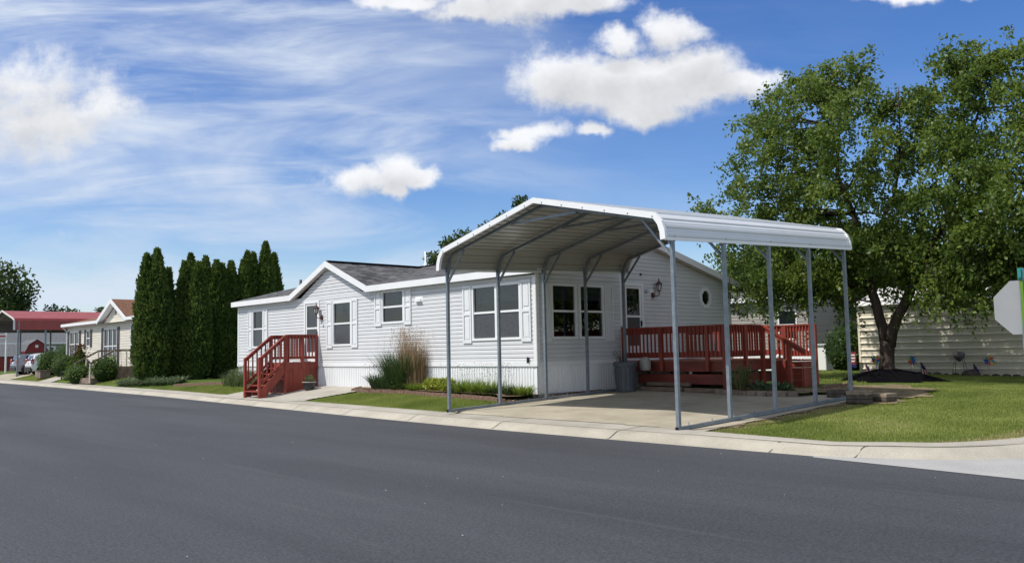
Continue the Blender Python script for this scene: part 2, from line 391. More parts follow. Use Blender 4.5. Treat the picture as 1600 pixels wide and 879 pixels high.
def G(x, y):
    x = np.asarray(x, float); y = np.asarray(y, float)
    d = kerb_d(x, y)
    lawn = np.minimum(-1.0 + np.clip((d - 1.1) / np.maximum(-edge(x) - 1.2, 1.5), 0, 1) * .31, -.69)
    dr = np.minimum(-.97 + .037 * (np.maximum(y, -3.3) + 3.08), -.66) - .054 * np.clip(x / 6.46, 0, 1.1)
    dr = dr - .016 * np.clip(x - 2.0, 0, 9) * sst(5, 12, y) + .045 * sst(5, 11, y)
    w = sst(-.35, .1, x)
    z = lawn * (1 - w) + dr * w
    c = -1.14 + .12 * sst(0, .35, d) + .02 * sst(.35, 1.1, d)
    z = np.where(d < 1.1 * wsc(x), c, z)
    z = np.where(d < 0, -1.14, z)
    return z
def g1(x, y): return float(G(x, y))

def sheet(name, xs, ys, m, dz=0., clip=None, kind='structure', zf=None):
    X, Y = np.meshgrid(xs, ys); Z = (zf or G)(X, Y) + dz
    n, k = X.shape
    idx = np.arange(n * k).reshape(n, k)
    f = np.stack([idx[:-1, :-1], idx[:-1, 1:], idx[1:, 1:], idx[1:, :-1]], -1).reshape(-1, 4)
    if clip is not None:
        cx = (X[:-1, :-1] + X[1:, 1:]) / 2; cy = (Y[:-1, :-1] + Y[1:, 1:]) / 2
        f = f[clip(cx, cy).ravel()]
    v = np.stack([X, Y, Z], -1).reshape(-1, 3)
    o = mesh_np(name, v, f, m, smooth=True)
    return tag(o, kind=kind)

def band(name, P, offs, m, dz, kind='structure'):
    """strip that follows the road edge: offs = distances behind it"""
    v = []
    T = np.gradient(P, axis=0); T /= np.linalg.norm(T, axis=1)[:, None]
    Nn = np.stack([-T[:, 1], T[:, 0]], -1)
    for o in offs:
        Q = P + Nn * (o * wsc(P[:, 0]) if o > .46 else o * np.minimum(1, wsc(P[:, 0]) * 1.35))[:, None]
        z = -1.14 + .12 * sst(0, .35, np.full(len(P), o)) + .02 * sst(.35, 1.1, np.full(len(P), o)) + dz
        v.append(np.stack([Q[:, 0], Q[:, 1], z], -1))
    k = len(P); v = np.concatenate(v); idx = np.arange(len(offs) * k).reshape(len(offs), k)
    f = np.stack([idx[:-1, :-1], idx[:-1, 1:], idx[1:, 1:], idx[1:, :-1]], -1).reshape(-1, 4)
    return tag(mesh_np(name, v, f, m, smooth=True), kind=kind)

# the one ground sheet, out to the horizon
xs = np.concatenate([[-900, -500, -300, -200, -150, -120], np.arange(-100, -24, 1.5), np.arange(-24, 16, .25), [17, 19, 22, 28, 40, 70, 120, 300, 900]])
ys = np.concatenate([[-900, -300, -100, -50, -30, -20, -14, -10, -7, -5.5], np.arange(-5, 8, .125), np.arange(8, 26, .5), [28, 32, 38, 45, 60, 90, 140, 250, 500, 900]])
sheet('ground', xs, ys, M['lawn'], dz=-.03, zf=lambda x, y: G(x, y) - .09 * sst(1.25, 1.05, kerb_d(x, y) / wsc(x)))
# road: side street joins at the right
rx = np.concatenate([np.linspace(-300, -60, 12), np.arange(-58, 8.5, 1.0), np.arange(8.6, 12.2, .08), [12.2]])
def roadmesh():
    P = np.stack([rx, edge(rx)], -1)
    v = []; f = []
    for a, b in P: v.append((a, b - .0, -1.136)); v.append((a, -24, -1.136))
    for i in range(len(P) - 1): f.append((2 * i, 2 * i + 1, 2 * i + 3, 2 * i + 2))
    n = len(v); v += [(12.2, -.9, -1.136), (12.2, -24, -1.136), (300, -24, -1.136), (300, -.9, -1.136)]; f.append((n, n + 1, n + 2, n + 3))
    n = len(v); v += [(12.2, -.9, -1.136), (20, -.9, -1.136), (20, 60, -1.136), (12.2, 60, -1.136)]; f.append((n, n + 1, n + 2, n + 3))
    return v, f
v, f = roadmesh()
tag(mesh_np('road', v, f, M['asphalt']), kind='structure')
# pale concrete apron of the side street, laid over the road sheet
mb = MB()
ax = [9.5, 9.8, 10.48, 11.15, 11.7, 12.05, 12.2]
pts = [(a, float(edge(a)) + .01) for a in ax] + [(12.24, 30), (19, 30), (19, -5.8), (12.22, -4.65), (9.55, -4.26)]
mb.add([(a, b, -1.131) for a, b in pts], [tuple(range(len(pts)))])
tag(mb.build('side_street', M['apron']), kind='structure')
cx = np.concatenate([np.linspace(-120, -60, 16), np.arange(-58, 8.2, .8)])
cp = [(a, float(edge(a))) for a in cx]
ctl = [Vector(q) for q in ((8.0, -4.12), (8.8, -4.12), (9.5, -4.13), (9.85, -4.07), (10.48, -3.79), (11.15, -3.44), (11.7, -2.77), (12.05, -1.9), (12.2, -.9), (12.25, .5))]
for i in range(1, len(ctl) - 2):
    for k in range(10):
        t_ = k / 10; p0, p1, p2, p3 = ctl[i - 1:i + 3]
        q = .5 * ((2 * p1) + (p2 - p0) * t_ + (2 * p0 - 5 * p1 + 4 * p2 - p3) * t_ ** 2 + (3 * p1 - p0 - 3 * p2 + p3) * t_ ** 3); cp.append((q.x, q.y))
cp += [(12.25, q) for q in (.5, 1.5, 4, 10, 20, 40)]
cx = np.array(cp)
band('curb', cx, [0, .06, .13, .21, .29, .37, .46], M['curb'], .0)
band('footpath', cx, [.46, .6, .8, .95, 1.12], M['walk'], .004)
# joints across the kerb
mb = MB()
for x in list(np.arange(-40, 9, 3.05)) + [10.0]:
    y = float(edge(x))
    for o0, o1 in ((.0, .37), (.37, 1.1)):
        z0 = -1.14 + .12 * float(sst(0, .35, o0)) + .02 * float(sst(.35, 1.1, o0)); z1 = -1.14 + .12 * float(sst(0, .35, o1)) + .02 * float(sst(.35, 1.1, o1))
        for a, b in (((0, .5), (1, 1)), ):
            k = 6
            for i in range(k):
                t0 = i / k; t1 = (i + 1) / k; q0 = o0 + (o1 - o0) * t0; q1 = o0 + (o1 - o0) * t1
                h = lambda q: -1.14 + .12 * float(sst(0, .35, q)) + .02 * float(sst(.35, 1.1, q)) + .009
                mb.quad((x - .008, y + q0, h(q0)), (x + .008, y + q0, h(q0)), (x + .008, y + q1, h(q1)), (x - .008, y + q1, h(q1)))
tag(mb.build('curb_joints', M['joint']), kind='structure')

mb = MB()
for k in range(26):
    x = rnd.uniform(-2, 14); y = rnd.uniform(-13, -4.6); q = rnd.uniform(.004, .010); mb.lathe([(q, 0), (q * .8, q * .7), (0, q)], (x, y, -1.136), 5)
tag(mb.build('gravel', M['whitepost'] if False else M['apron']), kind='stuff')
def inpoly(poly):
    P = np.array(poly)
    def f(x, y):
        x = np.asarray(x); y = np.asarray(y); r = np.zeros(x.shape, bool); j = len(P) - 1
        for i in range(len(P)):
            xi, yi = P[i]; xj, yj = P[j]
            c = ((yi > y) != (yj > y)) & (x < (xj - xi) * (y - yi) / (yj - yi + 1e-12) + xi)
            r ^= c; j = i
        return r
    return f
def behind(d): return lambda x, y: (y - edge(x)) > d

# driveway: carport slab
sheet('driveway', np.arange(.1, 7.06, .1), np.arange(-3.3, 3.5, .1), M['drive'], .012, clip=lambda x, y: (y - edge(x) > 1.05))
# walkway and stoop slab in front of the small deck
wpoly = [(-14.4, -2.4), (-8.3, -2.75), (-7.9, -2.0), (-7.5, -1.2), (-7.25, -.5), (-7.3, .05), (-12.6, .05), (-14.0, -1.1), (-14.5, -1.7)]
sheet('path', np.arange(-15, -6.5, .08), np.arange(-3.2, .2, .08), M['walk'], .012, clip=lambda x, y: inpoly(wpoly)(x, y) | ((x > -14.5) & (x < -7.9) & (y - edge(x) > 1.05) & (y < -2.0)))
# bare soil patch by the right carport rail
spoly = [(6.9, 1.0), (7.3, 1.5), (7.8, 2.2), (7.9, 3.2), (7.9, 4.6), (7.2, 6.2), (5.8, 7.6), (4.8, 6.6), (5.0, 4.2), (6.8, 3.4)]
sheet('bare_soil', np.arange(4.5, 9, .05), np.arange(.8, 8.5, .05), M['soil'], .006, clip=lambda x, y: inpoly(spoly)(x + .22 * np.sin(y * 4.1 + 1) + .1 * np.sin(y * 11 + x * 7), y + .2 * np.sin(x * 5) + .1 * np.sin(x * 13 + y * 5)))
sheet('soil_strip', np.arange(6.95, 7.25, .05), np.arange(-2.6, 2.2, .1), M['soil'], .009, clip=lambda x, y: (x < 7.05 + .12 * np.sin(y * 5) + .05 * np.sin(y * 13)))

# planting bed along the front wall and round the corner
bpoly = [(-8.0, .2), (-7.6, -.55), (-6.6, -.62), (-4.7, -.62), (-2.6, -.85), (-.2, -1.12), (.12, -.9), (.12, 3.2), (-.1, 3.2), (-.1, .2)]
sheet('bed_soil', np.arange(-8.2, .2, .06), np.arange(-1.3, 3.3, .06), M['soil'], .0, clip=inpoly(bpoly), zf=lambda x, y: np.maximum(G(x, y), -.74 + .05 * (x < -.3)) + .02)
# driveway neighbours and far paving
sheet('neighbour_path', np.arange(-50, -40, .25), np.arange(-1.5, 3, .25), M['walk'], .012, clip=lambda x, y: (y - edge(x) > 1.0) & (np.abs(x + 44.5 + (y) * .8) < 1.6))
sheet('neighbour_driveway', np.arange(-66, -53, .5), np.arange(-1.5, 9, .5), M['drive'], .012, clip=lambda x, y: (y - edge(x) > .9) & (x < -55.6))

# edging bricks: one thing per run of bed edging
def edging(name, pts, label, n, hh=.085, zoff=0.):
    t = thing(name, (pts[0][0], pts[0][1], g1(*pts[0])), label, 'edging')
    P = [Vector((a, b)) for a, b in pts]
    seg = [(P[i + 1] - P[i]).length for i in range(len(P) - 1)]; tot = sum(seg)
    mb = MB()
    for k in range(n):
        s = (k + .5) / n * tot; i = 0
        while s > seg[i] and i < len(seg) - 1: s -= seg[i]; i += 1
        p = P[i].lerp(P[i + 1], s / seg[i]); d = (P[i + 1] - P[i]).normalized(); nn = Vector((-d.y, d.x))
        L = tot / n * .47; w = .035; z = g1(p.x, p.y) + zoff - .06; h = hh + .06 + rnd.uniform(-.008, .008)
        F = lambda a, zz, dd: (p.x + d.x * a + nn.x * dd, p.y + d.y * a + nn.y * dd, z + zz)
        mb.prism([(-L, 0), (L, 0), (L, h * .86), (L * .6, h), (-L * .6, h), (-L, h * .86)], F, -w, w)
    mb.build('brick_row', M['brick'], t)
    return t
edging('bed_edging', [(-7.75, -.2), (-7.6, -.6), (-6.6, -.68), (-4.7, -.68), (-2.6, -.92), (-.2, -1.18), (.1, -.95), (.14, .3), (.14, 2.3)], 'low scalloped brick edging round the planting bed at the house corner', 70)
edging('bed_edging', [(5.2, 4.75), (5.15, 5.3), (5.2, 6.4)], 'short scalloped brick edging on bare soil beyond the right carport posts', 14)
edging('bed_edging', [(-22.5, -.35), (-19, .05), (-17.3, .15), (-14.2, -.6)], 'low brick edging in front of the weedy bed left of the red steps', 36)

# ------------------------------------------------------------------ grass blades
def ribbons(base, dirs, length, width, droop, seg=2, lean=.5):
    """base (N,3), dirs azimuth (N,), curved tapering blades"""
    n = len(base); dx = np.cos(dirs); dy = np.sin(dirs)
    t = np.linspace(0, 1, seg + 1)
    V = np.zeros((n, seg + 1, 2, 3), np.float32)
    for i, s in enumerate(t):
        out = length * (lean * s + droop * s * s * .7); up = length * (s * np.sqrt(np.maximum(.1, 1 - lean * lean)) - droop * s * s * .75)
        w = width * (1 - s) ** .7 * .5 + .0005
        c = base + np.stack([dx * out, dy * out, up], -1)
        side = np.stack([-dy * w, dx * w, np.zeros(n)], -1)
        V[:, i, 0] = c - side; V[:, i, 1] = c + side
    idx = np.arange(n * (seg + 1) * 2).reshape(n, seg + 1, 2)
    F = np.stack([idx[:, :-1, 0], idx[:, :-1, 1], idx[:, 1:, 1], idx[:, 1:, 0]], -1).reshape(-1, 4)
    return V.reshape(-1, 3), F

def grass(name, poly, n, h=.05, w=.010, dens=None, m='blade'):
    P = np.array(poly); lo = P.min(0); hi = P.max(0); f = inpoly(poly)
    q = rng.uniform(lo, hi, (n * 3, 2)); q = q[f(q[:, 0], q[:, 1])]
    if dens is not None: q = q[rng.random(len(q)) < dens(q[:, 0], q[:, 1])]
    q = q[:n]; b = np.stack([q[:, 0], q[:, 1], G(q[:, 0], q[:, 1]) - .035], -1)
    L = h * rng.uniform(.5, 1.4, len(q)); 
    v, fc = ribbons(b, rng.uniform(0, 6.28, len(q)), L + .02, w * rng.uniform(.6, 1.3, len(q)), rng.uniform(.0, .5, len(q)), 1, rng.uniform(.1, .7, len(q)))
    o = mesh_np(name, v, fc, M[m])
    return tag(o, kind='stuff')
lawnR = [(7.0, -2.6), (7.1, -3.12), (8.4, -3.38), (9.46, -3.48), (10.19, -3.04), (10.84, -2.47), (11.38, -1.8), (11.55, -.8), (11.6, 3), (11.6, 14.8), (2.5, 14.8), (3.0, 12.2), (6.2, 9.0), (6.9, 7.2), (8.2, 6.6), (8.6, 5.0), (8.2, 3.2), (7.2, 1.4)]
grass('lawn_grass', lawnR, 330000, .030, .012)
def nearedge(x, y): return np.exp(-((kerb_d(x, y) - 1.1 * wsc(x)) / .22) ** 2)
grass('dry_grass', [(7.0, -2.9), (7.1, -3.12), (8.4, -3.38), (9.46, -3.48), (10.19, -3.04), (10.84, -2.47), (11.38, -1.8), (11.55, -.8), (11.0, -.8), (10.4, -1.9), (9.3, -2.7), (8, -2.7)], 16000, .045, .012, dens=nearedge, m='straw')
grass('dry_grass', [(7.0, -2.9), (7.0, 1.6), (7.5, 1.9), (7.3, -2.7)], 5000, .04, .012, m='straw')
o = grass('lawn_grass', [(-7.9, -2.6), (-7.6, -1.4), (-7.1, -.75), (-4.7, -.74), (-2.6, -.97), (-.05, -1.25), (.1, -1.1), (.05, -2.95), (-2, -2.75), (-5, -2.45)], 80000, .032, .012)
grass('lawn_grass', [(-24.5, -.75), (-22, -.45), (-18, -.05), (-14.6, -.7), (-14.6, -1.7), (-17, -1.45), (-22, -.95)], 24000, .05, .013)
grass('lawn_grass', [(-44, .6), (-34, -.1), (-30, -.35), (-31, .8), (-36, 2.0), (-44, 2.0)], 9000, .06, .02)
grass('lawn_grass', [(-55, .7), (-46.5, .2), (-47, 1.6), (-55, 2.0)], 9000, .06, .02)
grass('lawn_grass', [(0.5, 14.9), (1.4, 14.9), (4.9, 8.0), (4.5, 7.0), (2, 10), (-3, 16), (-5, 24), (-1, 24)], 20000, .05, .02)

# ------------------------------------------------------------------ main house
house = thing('mobile_home', (-8.5, 4.5, -.69), 'long white vinyl sided home with grey shingle roof, front gable and pale shutters', 'house')
FL = lambda a, z, d: (a, -d, z)          # front wall frame (faces -Y): a = x, d = outwards
FG = lambda a, z, d: (d, a, z)           # gable wall frame (faces +X): a = y
FB = lambda a, z, d: (a, 9.0 + d, z)
FE = lambda a, z, d: (-16.9 - d, a, z)
def siding(mb, F, z0, z1, lo, hi, openings=(), exp=.114, proud=.023):
    E = set(round(z0 + k * exp, 4) for k in range(int((z1 - z0) / exp) + 2)); E = {e for e in E if e < z1}; E.add(z1); E.add(z0)
    for o in openings: E.update([round(o[2], 4), round(o[3], 4)])
    E = sorted(e for e in E if z0 <= e <= z1)
    for k in range(int((z1 - z0) / exp) + 2):
        e = round(z0 + k * exp + exp * .64, 4)
        if z0 < e < z1: E = sorted(set(E) | {e})
    def dep(q, top):
        t = ((q - z0) / exp) % 1.0
        if t > .9999: t = 0.
        if top and t < 1e-3: t = 1.
        return proud if t <= .641 else proud * max(0., (1 - t) / .36)
    for za, zb in zip(E[:-1], E[1:]):
        if zb - za < 1e-4: continue
        k = math.floor((za - z0) / exp + 1e-3); cz = z0 + k * exp
        da = dep(za, False); db = dep(zb, True)
        iv = [(lo((za + zb) / 2), hi((za + zb) / 2))]
        for a0, a1, b0, b1 in openings:
            if b0 <= za + 1e-4 and b1 >= zb - 1e-4:
                nv = []
                for p, q in iv:
                    if a1 <= p or a0 >= q: nv.append((p, q)); continue
                    if a0 > p: nv.append((p, a0))
                    if a1 < q: nv.append((a1, q))
                iv = nv
        for p, q in iv:
            if q - p < 1e-3: continue
            pa, qa, pb, qb = p, q, p, q
            if p == lo((za + zb) / 2): pa, pb = lo(za), lo(zb)
            if q == hi((za + zb) / 2): qa, qb = hi(za), hi(zb)
            mb.quad(F(pa, za, da), F(qa, za, da), F(qb, zb, db), F(pb, zb, db))
            if abs(za - cz) < 2e-4: mb.quad(F(pa, za, da), F(pa, za, -.002), F(qa, za, -.002), F(qa, za, da))

wins = {'W1': (-15.64, -14.74, .69, 2.15), 'W3': (-9.75, -8.59, .66, 2.16), 'W4': (-6.84, -5.66, 1.30, 2.34), 'W5': (-2.48, -.53, .68, 2.19)}
doorL = (-11.66, -10.62, .10, 2.27)
gw = {'W6a': (.53, 1.52, .67, 2.13), 'W6b': (1.61, 2.63, .67, 2.14)}
doorG = (3.48, 4.40, .08, 2.26)
DP = (-9.94, 3.38)                       # dormer peak under the roof
def flo(z): return -16.9 if z <= 2.33 else max(-16.9, DP[0] - (DP[1] - z) / .49)
def fhi(z): return 0.0 if z <= 2.33 else DP[0] + (DP[1] - z) / .49
mb = MB(); siding(mb, FL, .09, 2.33, lambda z: -16.9, lambda z: 0., list(wins.values()) + [doorL])
siding(mb, FL, 2.33, DP[1], flo, fhi)
mb.build('front_wall', M['siding'], house)
RY, RZ, SF, SB = 4.2, 3.62, .248, .232   # main ridge and slopes (top of shingles)
def gz(y): return RZ - .16 - (SF * (RY - y) if y < RY else SB * (y - RY))
mb = MB()
octo = (7.28, 7.91, 1.66, 2.20)
siding(mb, FG, .09, gz(0.), lambda z: 0., lambda z: 9.0, list(gw.values()) + [doorG, octo])
siding(mb, FG, gz(0.), RZ - .16, lambda z: RY - (RZ - .16 - z) / SF, lambda z: min(9.0, RY + (RZ - .16 - z) / SB))
mb.build('gable_wall', M['siding'], house)
mb = MB()
siding(mb, FB, .09, 2.33, lambda z: -16.9, lambda z: 0.); 
siding(mb, FE, .09, gz(0.), lambda z: 0., lambda z: 9.0); siding(mb, FE, gz(0.), RZ - .16, lambda z: RY - (RZ - .16 - z) / SF, lambda z: min(9.0, RY + (RZ - .16 - z) / SB))
mb.box(-16.85, -.05, .05, 8.95, .0, .06)
mb.build('rear_wall', M['siding'], house)
# interior partition and ceiling keep the rooms dark
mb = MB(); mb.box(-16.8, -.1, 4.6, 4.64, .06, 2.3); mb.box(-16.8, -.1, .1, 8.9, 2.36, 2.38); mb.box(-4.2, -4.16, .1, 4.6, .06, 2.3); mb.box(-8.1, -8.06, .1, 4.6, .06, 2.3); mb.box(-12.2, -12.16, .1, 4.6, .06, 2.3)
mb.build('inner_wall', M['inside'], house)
# corner boards, base trim
mb = MB()
for F, a0, a1 in ((FL, -.085, .022), (FL, -16.92, -16.83)): mb.obox(F, a0, a1, .085, 2.32, .003, .032)
for a0, a1, z1 in ((-.022, .085, 2.40), (8.92, 9.02, 2.40), (3.33, 3.40, 3.2)): mb.obox(FG, a0, a1, .085, z1, .003, .034)
mb.obox(FL, -16.92, .03, -.015, .095, .002, .040); mb.obox(FG, -.03, 9.03, -.015, .095, .003, .042)
mb.build('corner_board', M['trim'], house)
# ribbed skirting
mb = MB()
def skirt(F, a0, a1, z0, z1, per=.105):
    n = int((a1 - a0) / per); prof = []
    for k in range(n):
        b = a0 + k * per; prof += [(b, 0), (b + per * .60, 0), (b + per * .68, -.016), (b + per * .92, -.016)]
    prof.append((a1, 0))
    for (p, dp), (q, dq) in zip(prof[:-1], prof[1:]):
        mb.quad(F(p, z0, dp + .01), F(q, z0, dq + .01), F(q, z1, dq + .01), F(p, z1, dp + .01))
skirt(FL, -16.9, .0, -.95, .0); skirt(FG, .0, 9.0, -.95, .0)
mb.box(-16.88, -.03, .04, 8.97, -.9, -.05)
mb.build('skirting', M['skirt'], house)

# roof: main planes plus front gable
def pl(*pts): return pts
mb = MB()
xl, xr_, ye, yb = -17.15, .27, -.2, 9.25
zf = lambda y: RZ - SF * (RY - y); zb_ = lambda y: RZ - SB * (y - RY)
dz = 3.555; vl, vr = -12.43, -7.44      # valley ends at the eave
ym = RY - (RZ - dz) / SF                # where the small ridge dies into the slope
A = (xl, ye, zf(ye)); Bq = (vl, ye, zf(ye)); T = (DP[0], ym, dz); Cq = (vr, ye, zf(ye)); D = (xr_, ye, zf(ye)); Er = (xr_, RY, RZ); El = (xl, RY, RZ); Pk = (DP[0], ye, dz)
def mu(p): return (p[0], (p[1] - ye) * 1.03)
mb.add([A, Bq, T, (DP[0], RY, RZ), El], [(0, 1, 2, 3, 4)], [[mu(q) for q in (A, Bq, T, (DP[0], RY, RZ), El)]])
mb.add([Cq, D, Er, (DP[0], RY, RZ), T], [(0, 1, 2, 3, 4)], [[mu(q) for q in (Cq, D, Er, (DP[0], RY, RZ), T)]])
B0 = (xl, yb, zb_(yb)); B1 = (xr_, yb, zb_(yb))
mb.add([El, Er, B1, B0], [(0, 1, 2, 3)], [[(q[0], -q[1] * 1.03) for q in (El, Er, B1, B0)]])
du = lambda q: (q[1], abs(q[0] - DP[0]) * -1.11)
mb.add([Pk, Cq, T], [(0, 1, 2)], [[du(q) for q in (Pk, Cq, T)]]); mb.add([Bq, Pk, T], [(0, 1, 2)], [[du(q) for q in (Bq, Pk, T)]])
roof = mb.build('roof', M['shingle'], house)
mb = MB()
mb.bar((DP[0], ye + .05, dz + .012), (DP[0], ym - .05, dz + .012), .26, .03); mb.bar((xl, RY, RZ + .012), (xr_, RY, RZ + .012), .26, .03)
mb.build('ridge_cap', mat('ridge cap', (.022, .022, .026), .85, .3, 9), roof)
# pipes on the roof
def pipe(x, y, h, r, m):
    z = zf(y); mb = MB(); mb.lathe([(r * 3, z - .04), (r * 2.2, z + .05), (r, z + .07), (r, z + h), (0, z + h)], (x, y, 0), 12); mb.build('vent_pipe', m, roof, smooth=True)
pipe(-14.1, 1.2, .42, .05, M['black']); pipe(-10.6, 4.6, .55, .028, M['whitepost'])
# fascia and rakes
mb = MB()
fz = .19
def fas(p, q, out=(0, -1, 0), t=.025, h=fz):
    mb.add([p, q, (q[0], q[1], q[2] - h), (p[0], p[1], p[2] - h)] + [(a[0] - out[0] * t, a[1] - out[1] * t, a[2] - k) for a, k in ((p, 0), (q, 0), (q, h), (p, h))],
           [(0, 1, 2, 3), (7, 6, 5, 4), (0, 4, 5, 1), (3, 2, 6, 7), (0, 3, 7, 4), (1, 5, 6, 2)])
o = .012
up = lambda p, dy=-o: (p[0], p[1] + dy, p[2] + .012)
fas(up(A), up(Bq)); fas(up(Cq), up(D))
fas(up(Bq), (DP[0], ye - o, dz + .012), h=fz + .015); fas((DP[0], ye - o, dz + .012), up(Cq), h=fz + .015)
rx2 = xr_ + o
fas((rx2, ye, zf(ye) + .012), (rx2, RY, RZ + .012), (1, 0, 0)); fas((rx2, RY, RZ + .012), (rx2, yb, zb_(yb) + .012), (1, 0, 0))
fas((xl - o, ye, zf(ye) + .012), (xl - o, RY, RZ + .012), (-1, 0, 0)); fas((xl - o, RY, RZ + .012), (xl - o, yb, zb_(yb) + .012), (-1, 0, 0))
fas((xl, yb + o, zb_(yb) + .012), (xr_, yb + o, zb_(yb) + .012), (0, 1, 0))
mb.build('fascia', M['trim'], house)
mb = MB()
zs = zf(ye) - fz + .02
mb.quad((xl, ye, zs), (vl, ye, zs), (vl, .0, zs), (xl, .0, zs)); mb.quad((vr, ye, zs), (xr_, ye, zs), (xr_, .0, zs), (vr, 0, zs))
mb.quad((xl, 9.0, zb_(yb) - fz + .02), (xr_, 9.0, zb_(yb) - fz + .02), (xr_, yb, zb_(yb) - fz + .02), (xl, yb, zb_(yb) - fz + .02))
for s in (vl, vr): mb.quad((s, ye, zs), (DP[0], ye, dz - fz + .01), (DP[0], 0, dz - fz + .01), (s, 0, zs))
for x0, x1 in ((.0, xr_), (xl, -16.9)):
    mb.quad((x0, ye, zf(ye) - fz + .04), (x1, ye, zf(ye) - fz + .04), (x1, RY, RZ - fz + .04), (x0, RY, RZ - fz + .04)); mb.quad((x0, RY, RZ - fz + .04), (x1, RY, RZ - fz + .04), (x1, yb, zb_(yb) - fz + .04), (x0, yb, zb_(yb) - fz + .04))
mb.build('soffit', M['soffit'], house)

def window(F, a0, a1, z0, z1, parent, halves=1, fw=.065, grid=False, curtain='blind', label=None, deep=True, screen=True, tm=None, mull=.08):
    fr = MB()
    fr.obox(F, a0, a1, z1 - fw, z1, -.05, .04); fr.obox(F, a0, a1, z0, z0 + fw, -.05, .046)
    fr.obox(F, a0, a0 + fw, z0 + fw, z1 - fw, -.05, .04); fr.obox(F, a1 - fw, a1, z0 + fw, z1 - fw, -.05, .04)
    zm = (z0 + z1) / 2; cells = []
    w = (a1 - a0 - 2 * fw - (halves - 1) * mull) / halves
    for h in range(halves):
        c0 = a0 + fw + h * (w + mull)
        if h: fr.obox(F, c0 - mull, c0, z0 + fw, z1 - fw, -.05, .028)
        fr.obox(F, c0, c0 + w, zm - .025, zm + .03, -.035, .018); cells.append((c0, c0 + w))
    wo = fr.build('window', tm or M['trim'], parent)
    if label: wo['label'] = label
    for c0, c1 in cells:
        p = MB(); p.quad(F(c0, zm + .02, -.012), F(c1, zm + .02, -.012), F(c1, z1 - fw, -.012), F(c0, z1 - fw, -.012)); p.build('upper_pane', M['glass'], wo)
        p = MB(); p.quad(F(c0, z0 + fw, -.004), F(c1, z0 + fw, -.004), F(c1, zm - .02, -.004), F(c0, zm - .02, -.004)); p.build('lower_pane', M['screen'] if screen else M['glass'], wo)
    if deep and curtain:
        b = MB(); 
        if curtain == 'drape':
            n = 16; ww = a1 - a0
            for s in (0, 1):
                for k in range(n):
                    q0 = a0 + (s * .68 + .32 * k / n) * ww; q1 = a0 + (s * .68 + .32 * (k + 1) / n) * ww
                    b.quad(F(q0, z0, -.12 - .03 * (k % 2)), F(q1, z0, -.12 - .03 * ((k + 1) % 2)), F(q1, z1, -.12 - .03 * ((k + 1) % 2)), F(q0, z1, -.12 - .03 * (k % 2)))
            b.build('curtain', M['curtain'], wo)
        else:
            frac = {'blind': .5, 'full': 1., 'half': .3}[curtain]
            n = int((z1 - z0) * frac / .05)
            for k in range(n):
                zz = z1 - .03 - k * .05; b.quad(F(a0 + .05, zz, -.11), F(a1 - .05, zz, -.11), F(a1 - .05, zz - .048, -.095), F(a0 + .05, zz - .048, -.095))
            b.build('blind', M['blind'], wo)
    return wo
def shutter(F, a0, a1, z0, z1, parent, m=None, split=(.5,)):
    mb = MB(); b = .055
    mb.obox(F, a0, a1, z0, z1, .014, .032)
    mb.obox(F, a0, a0 + b, z0, z1, .032, .056); mb.obox(F, a1 - b, a1, z0, z1, .032, .056)
    zs = [z0] + [z0 + (z1 - z0) * s for s in split] + [z1]
    for k, z in enumerate(zs):
        h = .09 if k == 0 else .07
        lo = z if k == 0 else (z - h if k == len(zs) - 1 else z - h / 2)
        mb.obox(F, a0 + b, a1 - b, lo, lo + h, .032, .054)
    for za, zb in zip(zs[:-1], zs[1:]):
        mb.obox(F, a0 + b + .03, a1 - b - .03, za + .12, zb - .10, .032, .046)
    return mb.build('shutter', m or M['shutter'], parent)
window(FL, *wins['W1'], house, curtain='drape'); window(FL, *wins['W3'], house, curtain='half'); window(FL, *wins['W4'], house, curtain='blind', screen=False); window(FL, *wins['W5'], house, halves=2, curtain='half')
for w, sw in (('W1', .33), ('W3', .36), ('W4', .35), ('W5', .36)):
    a0, a1, z0, z1 = wins[w]
    shutter(FL, a0 - sw - .02, a0 - .02, z0 - .06, z1 + .03, house); shutter(FL, a1 + .02, a1 + sw + .02, z0 - .06, z1 + .03, house)
window(FG, *gw['W6a'], house, curtain='half', screen=False); window(FG, *gw['W6b'], house, curtain='half', screen=False)
shutter(FG, .16, .50, .61, 2.13, house); shutter(FG, 2.66, 3.02, .61, 2.16, house)
# octagonal window
mb = MB(); oc, oz, ro, ri = 7.595, 1.93, .335, .225
for k in range(8):
    w0 = R(22.5 + 45 * k); w1 = R(67.5 + 45 * k)
    q = lambda w, r, d: FG(oc + r * math.cos(w), oz + r * 1.05 * math.sin(w), d)
    mb.add([q(w0, ri, .044), q(w1, ri, .044), q(w1, ro, .044), q(w0, ro, .044), q(w0, ri, -.03), q(w1, ri, -.03), q(w1, ro, -.01), q(w0, ro, -.01)], [(0, 1, 2, 3), (0, 4, 5, 1), (3, 2, 6, 7)])
ow = mb.build('window', M['trim'], house); ow['label'] = 'small octagonal window with a wide white frame'
mb = MB(); mb.add([FG(oc + .23 * math.cos(R(22.5 + 45 * k)), oz + .242 * math.sin(R(22.5 + 45 * k)), -.008) for k in range(8)], [tuple(range(8))]); mb.build('pane', M['glass'], ow)
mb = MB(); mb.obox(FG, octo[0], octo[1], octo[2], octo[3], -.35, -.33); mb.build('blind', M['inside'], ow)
# covered part of opening corners
mb = MB()
for sy in (-1, 1):
    for sz in (-1, 1):
        mb = MB(); mb.add([FG(oc + sy * .32, oz + sz * .28, .018), FG(oc + sy * .08, oz + sz * .28, .018), FG(oc + sy * .32, oz + sz * .08, .018)], [(0, 1, 2)]); mb.build('corner_piece', M['siding'], ow)

